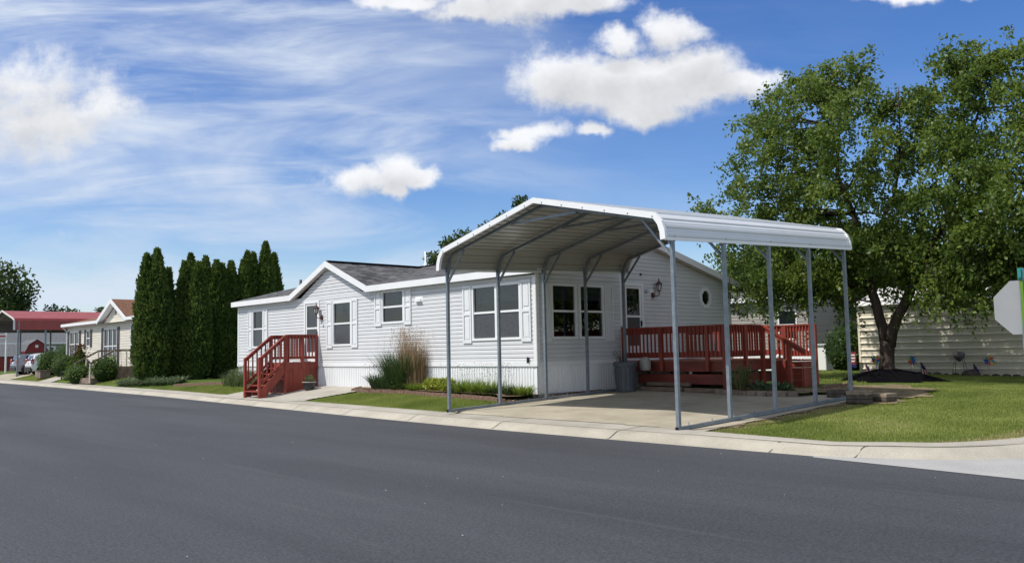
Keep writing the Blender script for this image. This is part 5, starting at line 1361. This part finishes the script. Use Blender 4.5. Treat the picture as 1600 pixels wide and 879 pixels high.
# ------------------------------------------------------------------ far left: cream house, red carport, cars, barn
h2 = thing('cream_house', (-40, 6, -.75), 'cream house with brown gable roof and dark shutters left of the evergreens', 'house')
HY = 2.2; F2 = lambda a, z, d: (a, HY - d, z)
hl, hr, he2, pk, pz, v0, v1 = -47.5, -30.5, 2.55, -37.9, 3.85, -40.2, -35.5
w2 = [(-46.9, -44.9, .55, 2.25), (-43.4, -42.6, 1.2, 2.25)]
wd = (-40.0, -37.6, .05, 2.25); w3 = (-35.4, -34.5, .0, 2.35)
mb = MB(); siding(mb, F2, -.1, he2, lambda z: hl, lambda z: hr, w2 + [wd, w3], .15)
siding(mb, F2, he2, pz - .2, lambda z: pk - (pz - .2 - z) / .5, lambda z: pk + (pz - .2 - z) / .5, (), .15)
siding(mb, lambda a, z, d: (hl - d, a, z), -.1, he2, lambda z: HY, lambda z: 10., (), .15); siding(mb, lambda a, z, d: (hr + d, a, z), -.1, he2, lambda z: HY, lambda z: 10., (), .15)
mb.build('wall', M['cream'], h2)
mb = MB(); mb.box(hl + .05, hr - .05, HY + 1.5, 10, 0, he2 - .1); mb.build('inner_wall', M['inside'], h2)
mb = MB(); mb.box(hl, hr, HY - .01, HY + .03, -.9, -.1); mb.box(hl, hl + .03, HY, 10, -.9, -.1); mb.build('skirting', M['cream'], h2)
mb = MB(); ee = HY - .35
def m2(q): return (q[0], q[1])
zr2 = lambda y: he2 + .2 + (y - ee) * .24; yr2 = 6.2
pp_ = [(hl - .3, ee, zr2(ee)), (v0 - .2, ee, zr2(ee)), (pk, min(yr2, ee + (pz + .1 - zr2(ee)) / .24), pz + .1), (v1 + .2, ee, zr2(ee)), (hr + .3, ee, zr2(ee)), (hr + .3, yr2, zr2(yr2)), (hl - .3, yr2, zr2(yr2)), (pk, ee, pz + .1), (hl - .3, 10.4, zr2(ee)), (hr + .3, 10.4, zr2(ee))]
mb.add(pp_, [(0, 1, 2, 6), (3, 4, 5, 2), (6, 2, 5), (7, 3, 2), (1, 7, 2), (6, 5, 9, 8)]); mb.build('roof', M['brownroof'], h2)
mb = MB()
def fas2(p, q, h=.2):
    mb.add([(p[0], p[1] - .02, p[2] + .02), (q[0], q[1] - .02, q[2] + .02), (q[0], q[1] - .02, q[2] - h), (p[0], p[1] - .02, p[2] - h), (p[0], p[1] + .01, p[2] + .02), (q[0], q[1] + .01, q[2] + .02), (q[0], q[1] + .01, q[2] - h), (p[0], p[1] + .01, p[2] - h)], [(0, 1, 2, 3), (7, 6, 5, 4), (0, 4, 5, 1), (3, 2, 6, 7)])
fas2(pp_[0], pp_[1], .16); fas2(pp_[3], pp_[4], .16); fas2(pp_[1], pp_[7], .24); fas2(pp_[7], pp_[3], .24)
mb.quad((hl - .3, ee, he2), (hr + .3, ee, he2), (hr + .3, HY, he2), (hl - .3, HY, he2))
mb.tube([(hl - .15, ee, he2 + .1), (hl + .05, HY - .05, he2 - .3), (hl + .05, HY - .05, -.7)], .05, 6)
for q in (v0 - .2, v1 + .2): mb.quad((q, ee + .005, he2 + .02), (pk, ee + .005, pz - .14), (pk, HY, pz - .14), (q, HY, he2 + .02))
for q in (v0 - .2, v1 + .2): mb.quad((q, ee + .01, he2), (q, HY, he2), (q, HY, he2 + .34), (q, ee + .01, he2 + .16))
mb.build('gutter', M['trim'], h2)
wa = window(F2, *w2[0], h2, halves=2, screen=False, curtain='half'); window(F2, *w2[1], h2, curtain=None)
for a0, a1, z0, z1 in ((-44.86, -44.5, .5, 2.28), (-47.3, -46.94, .5, 2.28), (-43.75, -43.42, 1.15, 2.28), (-42.58, -42.25, 1.15, 2.28), (-40.4, -40.03, .0, 2.28), (-37.57, -37.2, .0, 2.28)): shutter(F2, a0, a1, z0, z1, h2, M['darkshut'])
window(F2, *wd, h2, halves=3, screen=False, curtain='drape'); window(F2, *w3, h2, screen=False, curtain=None)
mb = MB(); mb.prism([(pk - .14, 3.05), (pk + .14, 3.05), (pk, 3.3)], F2, .02, .05); mb.build('gable_vent', M['darkshut'], h2)
# stoop with railing and posts
sp = thing('porch_steps', (-36, 1, -.8), 'weathered porch steps with brown handrails before the cream house', 'steps')
mb = MB()
for k in range(4): mb.box(-37.0, -34.2, -.6 + k * .3 + .3, -.3 + k * .3 + .3, -.95, -.65 + k * .17)
mb.box(-37.0, -34.2, .9, HY - .05, -.95, -.05); mb.build('tread', M['stone'], sp)
for x in (-37.0, -34.3):
    mb = MB(); mb.bar((x, -.3, .15), (x, .95, .85), .06, .09); mb.bar((x, .95, .85), (x, HY - .05, .85), .06, .09); mb.build('handrail', M['wood'], sp)
    for y, z in ((-.3, .15), (.3, .48), (.95, .85), (1.6, .85)): mb = MB(); mb.box(x - .035, x + .035, y - .035, y + .035, -.9, z); mb.build('rail_post', M['cream'], sp)
for (x, y, rx_, ry_, h, lab, mm) in ((-50.6, 2.0, 1.05, 1.0, 2.0, 'large rounded yew in front of the white car', 'bush'), (-48.6, 2.6, 1.5, 1.1, 2.35, 'tallest mounded yew at the left end of the cream house', 'bush'), (-46.4, 1.9, 1.3, 1.0, 1.55, 'lower rounded yew right of the tall yew', 'bush'), (-36.6, -.1, .95, .8, 1.2, 'low green bush in front of the porch steps', 'bush'), (-34.3, .5, .9, .7, 1.5, 'green bush between the porch steps and the evergreens', 'bush')):
    shrub('yew_bush', x, y, rx_, ry_, h, lab, M[mm], 2600, .13, group='clipped bushes by the cream house')
shrub('spruce_cone', -39.3, .6, .95, .95, 1.75, 'dwarf spruce with cone top by the cream house walk', M['bush'], 2600, .12, cone=True)
v, f = leaves_at(np.stack([rng.normal(-39.3, .2, 500), rng.normal(.6, .2, 500), g1(-39, .6) + rng.uniform(1.3, 2.1, 500)], -1) , .12, .8); 
o = bpy.data.objects['spruce_cone']; mesh_np('foliage', v, f, M['conetip'], o)
t = thing('stone_block', (-48.3, 1.0, g1(-48.3, 1.0)), 'square brown stone planter block at the far kerb', 'block')
b = g1(-48.3, 1.0); mb = MB(); mb.box(-48.9, -48.2, .6, 1.3, b, b + .5); mb.box(-48.18, -47.75, .62, 1.28, b, b + .49); mb.build('block', M['stone'], t, bevel=.03); mb = MB(); mb.box(-48.92, -47.73, .58, 1.32, b + .502, b + .54); mb.build('cap', M['wood'], t)
# garden seat with pots, goose ornament and white post
b = g1(-43, 1.0)
t = thing('garden_bench', (-43.3, 1.1, b), 'dark garden bench facing the street before the cream house', 'bench')
mb = MB(); mb.box(-44.1, -42.7, .9, 1.35, b + .40, b + .45); mb.build('seat', M['black'], t)
mb = MB(); mb.box(-44.1, -42.7, 1.33, 1.38, b + .5, b + .85); mb.build('backrest', M['black'], t)
for x in (-44.05, -42.75):
    for y in (.93, 1.32): mb = MB(); mb.box(x - .03, x + .03, y - .03, y + .03, b, b + .40); mb.build('leg', M['black'], t)
for i, (x, y, h, m_, lab) in enumerate(((-42.2, .9, .35, 'whitepost', 'white goose ornament beside the dark bench'), (-41.6, .8, .3, 'black', 'dark round pot right of the goose ornament'), (-41.9, 1.3, .45, 'tan', 'tan flower pot behind the goose ornament'))):
    t = thing(['goose_ornament', 'round_pot', 'clay_pot'][i], (x, y, b), lab, 'ornament' if i == 0 else 'planter')
    mb = MB(); mb.lathe([(0, 0), (.14, .0), (.2, h * .4), (.17, h * .8), (.06 if i == 0 else .19, h), (0, h)], (x, y, b), 12)
    if i == 0: mb.tube([(x, y, b + h * .8), (x - .1, y, b + h * 1.4), (x - .2, y, b + h * 1.45)], [.06, .05, .02], 8)
    mb.build('body', M[m_], t, smooth=True)
    if i: v, f = leafcloud((x, y, b + h + .12), (.2, .2, .15), 120, .09, .5); mesh_np('foliage', v, f, M['herb'], t)
t = thing('white_bollard', (-40.4, .9, b), 'short white post with a dark cap beside the dwarf spruce', 'post'); mb = MB(); mb.lathe([(.13, 0), (.13, .8), (0, .8)], (-40.4, .9, b), 12); mb.build('post', M['whitepost'], t, smooth=False); mb = MB(); mb.lathe([(.16, .8), (.17, .9), (.1, 1.0), (0, 1.02)], (-40.4, .9, b), 12); mb.build('cap', M['black'], t)

rc = thing('red_carport', (-61.2, 6, -.8), 'far carport with a red metal roof over parked cars', 'carport')
rx0, rx1, ry0, ry1 = -65.0, -57.5, 1.5, 13.0; rm = (rx0 + rx1) / 2
rp = [(rx0 - .2, 2.72), (rx0 - .15, 3.45), (rx0 + .35, 3.62), (rm, 4.35), (rx1 - .35, 3.62), (rx1 + .15, 3.45), (rx1 + .2, 2.72)]
mb = MB()
for (a, za), (b_, zb2_) in zip(rp[:-1], rp[1:]):
    n = 5
    for k in range(n):
        t0, t1 = k / n, (k + 1) / n
        for s0, s1, e in ((0, .7, 0), (.7, .8, .04), (.8, 1., .04)):
            u0 = t0 + (t1 - t0) * s0; u1 = t0 + (t1 - t0) * s1
            mb.quad((a + (b_ - a) * u0, ry0 - .3, za + (zb2_ - za) * u0 + e * (s0 >= .8)), (a + (b_ - a) * u1, ry0 - .3, za + (zb2_ - za) * u1 + e * (s1 < .95)), (a + (b_ - a) * u1, ry1, za + (zb2_ - za) * u1 + e * (s1 < .95)), (a + (b_ - a) * u0, ry1, za + (zb2_ - za) * u0 + e * (s0 >= .8)))
twoside(M['redroof'], (.10, .10, .105)); mb.build('roof', M['redroof'], rc)
mb = MB(); mb.add([(a, ry1 - .1, z) for a, z in rp], [tuple(range(len(rp)))]); mb.build('gable_panel', M['greywall'], rc)
mb = MB()
for (a, za), (b_, zb2_) in zip(rp[:-1], rp[1:]): mb.bar((a, ry0 - .32, za), (b_, ry0 - .32, zb2_), .04, .12)
mb.build('end_trim', M['soffit'], rc)
for x in (rx0, rx1):
    for y in (ry0, ry0 + 1.9, ry0 + 4.2, ry0 + 7, ry1 - .3): mb = MB(); mb.box(x - .06, x + .06, y - .06, y + .06, -.95, 2.9); mb.build('post', M['steel'], rc)
for y in (ry0, ry0 + 4.2, ry1 - .3): mb = MB(); bow(mb, [(a, z - .1) for a, z in rp], .04, y - .04, y + .04); mb.build('rafter', M['steel'], rc)

def suv(x, y, paint, label, rz=R(90)):
    """car length along local +x (front), rear at x=0"""
    b = -.72
    t = thing('parked_car', (x, y, b), label, 'car', None, rz)
    prof = [(0.05, .45), (.0, .75), (.10, 1.02), (.28, 1.50), (.55, 1.62), (1.6, 1.66), (2.35, 1.60), (3.05, 1.10), (3.85, .98), (4.08, .80), (4.12, .45), (3.85, .28), (.25, .28)]
    W = .90
    def half(z): return W * (1 if z < 1.0 else 1 - (z - 1.0) * .28)
    mb = MB(); n = len(prof)
    ring = lambda s: [(p, s * half(z), z) for p, z in prof]
    v = ring(-1) + ring(1); fs = [tuple(range(n)), tuple(reversed(range(n, 2 * n)))] + [(i, n + i, n + (i + 1) % n, (i + 1) % n) for i in range(n)]
    mb.add(v, fs); body = mb.build('body', M[paint], t, local=True, bevel=.06)
    body.modifiers['bevel'].segments = 3
    mb = MB()
    for s in (-1, 1):
        q = lambda p, z: (p, s * (half(z) + .012), z)
        mb.add([q(.62, 1.10), q(1.05, 1.08), q(1.05, 1.48), q(.75, 1.47)], [(0, 1, 2, 3)]); mb.add([q(1.12, 1.08), q(1.95, 1.06), q(1.9, 1.50), q(1.12, 1.49)], [(0, 1, 2, 3)]); mb.add([q(2.02, 1.06), q(2.85, 1.06), q(2.35, 1.46), q(1.98, 1.49)], [(0, 1, 2, 3)])
    mb.build('side_window', M['carglass'], t, local=True)
    mb = MB(); mb.add([(.115, -.68, 1.06), (.115, .68, 1.06), (.26, .60, 1.46), (.26, -.60, 1.46)], [(0, 1, 2, 3)]); mb.build('rear_window', M['carglass'], t, local=True)
    mb = MB(); mb.add([(3.03, -.7, 1.14), (3.03, .7, 1.14), (2.42, .6, 1.57), (2.42, -.6, 1.57)], [(0, 1, 2, 3)]); mb.build('windscreen', M['carglass'], t, local=True)
    mb = MB(); mb.box(-.05, .12, -.86, .86, .30, .62); mb.build('bumper', M['cladding'], t, local=True, bevel=.03)
    for s in (-1, 1):
        mb = MB(); y0, y1 = sorted((s * .66, s * .905)); mb.box(.02, .20, y0, y1, .82, 1.22); mb.build('tail_lamp', M['tail'], t, local=True, bevel=.03)
        mb = MB(); mb.box(.7, 2.3, s * .62 - .02, s * .62 + .02, 1.67, 1.72); mb.build('roof_rail', M['cladding'], t, local=True)
        mb = MB(); mb.box(2.62, 2.74, min(s * .92, s * 1.08), max(s * .92, s * 1.08), 1.06, 1.2); mb.build('mirror', M[paint], t, local=True, bevel=.02)
        for px in (.78, 3.28):
            mb = MB(); mb.prism([(px + .42 * math.cos(k * .2617), .34 + .42 * math.sin(k * .2617)) for k in range(13)], lambda a, z, d: (a, s * (.895 + d), z), 0, .02); mb.build('wheel_arch', M['cladding'], t, local=True)
            mb = MB(); mb.prism([(px + .33 * math.cos(2 * math.pi * k / 20), .33 + .33 * math.sin(2 * math.pi * k / 20)) for k in range(20)], lambda a, z, d: (a, s * d, z), .70, .925); wh = mb.build('wheel', M['rubber'], t, local=True)
            mb = MB()
            mb.prism([(px + .07 * math.cos(2 * math.pi * k / 8), .33 + .07 * math.sin(2 * math.pi * k / 8)) for k in range(8)], lambda a, z, d: (a, s * d, z), .926, .945)
            for k in range(5):
                w = 2 * math.pi * k / 5; mb.bar((px, s * .935, .33), (px + .22 * math.cos(w), s * .935, .33 + .22 * math.sin(w)), .02, .075, up=(-math.sin(w), 0, math.cos(w)))
            mb.build('rim', M['alloy'], wh, local=True)
    mb = MB(); mb.box(-.012, .01, -.26, .26, .86, 1.0); mb.build('number_plate', M['plate'], t, local=True)
    return t
suv(-56.2, 1.9, 'carwhite', 'white SUV parked nose in beside the rounded yew at the far left'); suv(-59.3, 1.6, 'carsilver', 'silver grey car parked under the red carport left of the white SUV')
# barn, grey house and flagpole far behind
bn = thing('red_barn', (-88, 10.4, -.8), 'small dark red gambrel barn far behind the cars', 'barn')
by0, by1, bxx = 9.2, 11.5, -88
gm = [(by0, -.8), (by0, 1.35), (by0 + .35, 2.1), ((by0 + by1) / 2, 2.65), (by1 - .35, 2.1), (by1, 1.35), (by1, -.8)]
FBn = lambda a, z, d: (bxx + d, a, z)
mb = MB(); mb.prism(gm, FBn, -4, 0); mb.build('wall', M['barnred'], bn)
mb = MB()
for p, q in zip(gm[1:5], gm[2:6]): mb.add([FBn(p[0], p[1] + .03, .15), FBn(q[0], q[1] + .03, .15), FBn(q[0], q[1] + .03, -4.1), FBn(p[0], p[1] + .03, -4.1)], [(0, 1, 2, 3)])
mb.build('roof', M['greyroof'], bn)
mb = MB(); mb.obox(FBn, by0 + .7, by1 - .7, -.1, 1.1, .01, .04); d = mb.build('door', M['whitepost'], bn); mb = MB(); mb.obox(FBn, by0 + .85, by1 - .85, .1, .95, .042, .05); mb.build('pane', M['carglass'], d); mb = MB(); mb.obox(FBn, by0 + 1.0, by1 - 1.0, 1.75, 2.05, .01, .04); mb.build('loft_door', M['whitepost'], bn)
gs = thing('grey_roof_shed', (-90, 6, -.8), 'low red shed with a grey roof left of the gambrel barn', 'shed')
mb = MB(); mb.box(-93, -88.6, 2, 8.9, -.8, .9); mb.build('wall', M['barnred'], gs); mb = MB(); mb.add([(-88.4, 1.8, .85), (-88.4, 9.05, .85), (-91, 9.05, 2.2), (-91, 1.8, 2.2), (-93.4, 9.05, .85), (-93.4, 1.8, .85)], [(0, 1, 2, 3), (3, 2, 4, 5)]); mb.build('roof', M['greyroof'], gs)
gh = thing('grey_house', (-100, 14, -.8), 'grey house with white trimmed window and door far behind the red carport', 'house')
FH = lambda a, z, d: (-98 + d, a, z)
mb = MB(); mb.box(-106, -98, 8.5, 22, -.8, 2.5); mb.build('wall', M['greywall'], gh)
mb = MB(); mb.add([(-97.6, 8.2, 2.45), (-97.6, 22.3, 2.45), (-102, 22.3, 4.3), (-102, 8.2, 4.3), (-106.4, 22.3, 2.45), (-106.4, 8.2, 2.45)], [(0, 1, 2, 3), (3, 2, 4, 5)]); mb.add([(-97.7, 8.5, 2.45), (-102, 8.5, 4.25), (-106.3, 8.5, 2.45)], [(0, 1, 2)]); mb.build('roof', M['greyroof'], gh)
mb = MB(); mb.box(-97.58, -97.5, 8.2, 22.3, 2.3, 2.52); mb.build('fascia', M['trim'], gh)
for a0, a1, z0, z1, nm in ((11.9, 13.2, .8, 2.0, 'window'), (13.9, 14.9, -.1, 2.1, 'door')):
    mb = MB(); mb.obox(FH, a0, a1, z0, z1, .01, .06); w = mb.build(nm, M['trim'], gh); mb = MB()
    if nm == 'window':
        for i in range(2):
            for j in range(2): mb.obox(FH, a0 + .15 + i * .55, a0 + .6 + i * .55, z0 + .15 + j * .5, z0 + .55 + j * .5, .062, .07)
    else: mb.obox(FH, a0 + .25, a1 - .25, 1.0, z1 - .2, .062, .07)
    mb.build('pane', M['carglass'], w)
mb = MB(); mb.obox(FH, 13.35, 13.7, .7, 2.05, .01, .05); mb.build('shutter', M['darkshut'], gh)
fp = thing('flagpole', (-75, 4.1, -.8), 'white pole with a small flag behind the red carport at the far left', 'flagpole')
mb = MB(); mb.tube([(-75, 4.55, -.8), (-75, 4.55, 3.1)], .08, 8); mb.build('pole', M['whitepost'], fp); mb = MB(); mb.box(-75.02, -74.98, 3.85, 4.5, 2.45, 2.9); mb.build('cloth', M['flagwhite'], fp); mb = MB(); mb.box(-74.975, -74.97, 3.85, 4.5, 2.62, 2.75); mb.build('stripe', M['flagred'], fp)

# ------------------------------------------------------------------ sky, sun, camera
SUN_EL = R(55)
saz = math.atan2(-.65, -.27)              # direction towards the sun on plan
sd = Vector((math.cos(saz) * math.cos(SUN_EL), math.sin(saz) * math.cos(SUN_EL), math.sin(SUN_EL)))
sl = bpy.data.lights.new('Sun', 'SUN'); sl.energy = 4.0; sl.angle = R(.55); sl.color = (1, .955, .88)
so = bpy.data.objects.new('Sun', sl); COL.objects.link(so); so.rotation_euler = (-sd).to_track_quat('-Z', 'Y').to_euler(); so.location = (0, 0, 30)

W = bpy.data.worlds.new('World'); SC.world = W; W.use_nodes = True
nt = W.node_tree; N = nt.nodes; L = nt.links
bg = N['Background']; bg.inputs['Strength'].default_value = .1
sky = N.new('ShaderNodeTexSky'); sky.sky_type = 'NISHITA'; sky.sun_disc = False; sky.sun_elevation = SUN_EL
sky.sun_rotation = math.atan2(sd.x, sd.y); sky.altitude = 200; sky.air_density = 1.0; sky.dust_density = .6; sky.ozone_density = 2.2
def mth(op, a, b=None, c=None, clamp=False):
    n = N.new('ShaderNodeMath'); n.operation = op; n.use_clamp = clamp
    for i, x in enumerate((a, b, c)):
        if x is None: continue
        if isinstance(x, (int, float)): n.inputs[i].default_value = x
        else: L.new(x, n.inputs[i])
    return n.outputs[0]
def smooth(x, a, b):
    n = N.new('ShaderNodeMapRange'); n.interpolation_type = 'SMOOTHSTEP'; n.inputs[1].default_value = a; n.inputs[2].default_value = b; L.new(x, n.inputs[0]); return n.outputs[0]
tc = N.new('ShaderNodeTexCoord')
ya = R(46.656)
def dot(v):
    n = N.new('ShaderNodeVectorMath'); n.operation = 'DOT_PRODUCT'; L.new(tc.outputs['Generated'], n.inputs[0]); n.inputs[1].default_value = v; return n.outputs['Value']
dr = dot((math.cos(ya), math.sin(ya), 0)); df = mth('MAXIMUM', mth('ABSOLUTE', dot((-math.sin(ya), math.cos(ya), 0))), .08); dzv = dot((0, 0, 1))
u = mth('DIVIDE', dr, df); v_ = mth('DIVIDE', dzv, df)
cv = N.new('ShaderNodeCombineXYZ'); L.new(u, cv.inputs[0]); L.new(v_, cv.inputs[1])
def noise(scale, det=6, rough=.55, sx=1, sy=1, rot=0, off=(0, 0, 0), dist=0.):
    mp = N.new('ShaderNodeMapping'); mp.inputs['Scale'].default_value = (sx, sy, 1); mp.inputs['Rotation'].default_value = (0, 0, rot); mp.inputs['Location'].default_value = off
    L.new(cv.outputs[0], mp.inputs['Vector']); n = N.new('ShaderNodeTexNoise'); n.inputs['Scale'].default_value = scale; n.inputs['Detail'].default_value = det; n.inputs['Roughness'].default_value = rough; n.inputs['Distortion'].default_value = dist
    L.new(mp.outputs[0], n.inputs['Vector']); return n.outputs['Fac']
blobs = [(-.60, .322, .15, .060), (-.56, .285, .13, .045), (-.50, .300, .075, .035), (-.62, .26, .10, .04),
         (-.175, .208, .058, .024), (-.14, .222, .038, .024), (-.115, .213, .03, .018), (-.15, .195, .03, .014),
         (.065, .325, .072, .042), (.115, .310, .075, .036), (.175, .305, .08, .040), (.235, .335, .062, .040), (.285, .318, .055, .024), (.16, .285, .05, .022), (.15, .328, .07, .03), (.19, .33, .06, .028), (.215, .310, .09, .03),
         (.00, .432, .10, .034), (.07, .44, .07, .03), (-.045, .415, .05, .018), (.10, .425, .05, .02), (-.13, .428, .06, .014),
         (.022, .258, .052, .014), (.098, .259, .026, .010), (.012, .247, .03, .01), (.205, .385, .05, .024), (.135, .37, .04, .02),
         (.50, .425, .09, .012)]
warp = mth('SUBTRACT', noise(7, 5, .6), .5); warp2 = mth('SUBTRACT', noise(7, 5, .6, off=(5, 9, 0)), .5)
uw = mth('MULTIPLY_ADD', warp, .11, u); vw = mth('MULTIPLY_ADD', warp2, .07, v_)
WT = [.78, .74, .68, .66]
def field(vv):
    cur = None
    for i_, (bu, bv, ru, rv) in enumerate(blobs):
        a = mth('MULTIPLY', mth('SUBTRACT', uw, bu), 1 / ru); b = mth('MULTIPLY', mth('SUBTRACT', vv, bv), 1 / rv)
        g = mth('EXPONENT', mth('MULTIPLY', mth('ADD', mth('MULTIPLY', a, a), mth('MULTIPLY', b, b)), -1.0))
        if i_ < len(WT): g = mth('MULTIPLY', g, WT[i_])
        cur = g if cur is None else mth('MAXIMUM', cur, mth('MULTIPLY_ADD', cur, .25, mth('MULTIPLY', g, .95)))
    return cur
fn = mth('ADD', mth('MULTIPLY', noise(9, 12, .62, off=(7, 3, 0), dist=.15), .58), mth('MULTIPLY', noise(30, 12, .66), .42))
g0 = field(vw); gup = field(mth('ADD', vw, .024))
den = smooth(mth('ADD', g0, mth('MULTIPLY', mth('SUBTRACT', fn, .5), 1.9)), .24, .84)
body = smooth(gup, .15, 1.0)
bright = mth('MULTIPLY_ADD', body, -.22, 1.0); bright = mth('ADD', bright, mth('MULTIPLY', mth('SUBTRACT', noise(18, 10, .62, off=(2, 2, 0)), .5), .42))
# cirrus veil over the left and centre
c1 = smooth(noise(2.2, 6, .56, 1.0, 3.4, R(10), (1, 3, 0), .8), .30, .74); c2 = smooth(noise(4.5, 7, .58, .8, 4.2, R(-12), (4, 1, 0), .6), .40, .74)
leftm = smooth(u, .22, -.22); rightf = mth('MULTIPLY', smooth(u, .75, .1), .12)
cir = mth('MULTIPLY', mth('ADD', mth('MULTIPLY', c1, .70), mth('MULTIPLY', c2, .62)), mth('MAXIMUM', leftm, rightf), clamp=True)
hz = mth('MULTIPLY', smooth(v_, .20, .0), .16)
hsv = N.new('ShaderNodeHueSaturation'); hsv.inputs['Saturation'].default_value = 1.33; hsv.inputs['Value'].default_value = 1.22; hsv.inputs['Hue'].default_value = .514
L.new(sky.outputs[0], hsv.inputs['Color'])
def mixc(fac, a, b):
    m_ = N.new('ShaderNodeMix'); m_.data_type = 'RGBA'; L.new(fac, m_.inputs['Factor'])
    for s, x in (('A', a), ('B', b)):
        if isinstance(x, tuple): m_.inputs[s].default_value = (*x, 1)
        else: L.new(x, m_.inputs[s])
    return m_.outputs['Result']
c = mixc(mth('MULTIPLY', cir, .95), hsv.outputs[0], (6.0, 6.7, 7.8))
c = mixc(hz, c, (5.4, 6.6, 8.2))
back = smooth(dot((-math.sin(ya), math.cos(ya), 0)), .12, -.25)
over = mth('MULTIPLY', mth('MAXIMUM', smooth(dzv, .40, .66), back), mth('MULTIPLY_ADD', smooth(noise(1.7, 6, .6), .35, .65), .45, .30))  # unseen white cloud overhead and behind the camera, added to lift fill light
vm = N.new('ShaderNodeVectorMath'); vm.operation = 'SCALE'; vm.inputs[0].default_value = (8.2, 8.3, 8.5); L.new(bright, vm.inputs['Scale'])
c = mixc(mth('MULTIPLY', den, .96), c, vm.outputs[0])
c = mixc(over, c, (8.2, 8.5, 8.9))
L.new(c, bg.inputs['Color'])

cam = bpy.data.cameras.new('Camera'); co = bpy.data.objects.new('Camera', cam); COL.objects.link(co); SC.camera = co
f_, yaw, pit, rol = 1316.7, R(46.656), R(4.648), R(1.1914)
cam.sensor_fit = 'HORIZONTAL'; cam.sensor_width = 36; cam.lens = 36 * f_ / 1600; cam.clip_end = 3000; cam.clip_start = .1
fwd = Vector((-math.sin(yaw) * math.cos(pit), math.cos(yaw) * math.cos(pit), math.sin(pit))); rt = Vector((math.cos(yaw), math.sin(yaw), 0)); upv = rt.cross(fwd)
r2 = rt * math.cos(rol) - upv * math.sin(rol); u2 = upv * math.cos(rol) + rt * math.sin(rol)
co.matrix_world = Matrix(((r2.x, u2.x, -fwd.x, 15.2495), (r2.y, u2.y, -fwd.y, -15.2153), (r2.z, u2.z, -fwd.z, .4076), (0, 0, 0, 1)))
SC.view_settings.view_transform = 'Standard'; SC.view_settings.look = 'None'; SC.view_settings.exposure = .22; SC.view_settings.gamma = 1
SC.render.film_transparent = False
SC.cycles.max_bounces = 6; SC.cycles.transparent_max_bounces = 12
SC.cycles.use_denoising = True
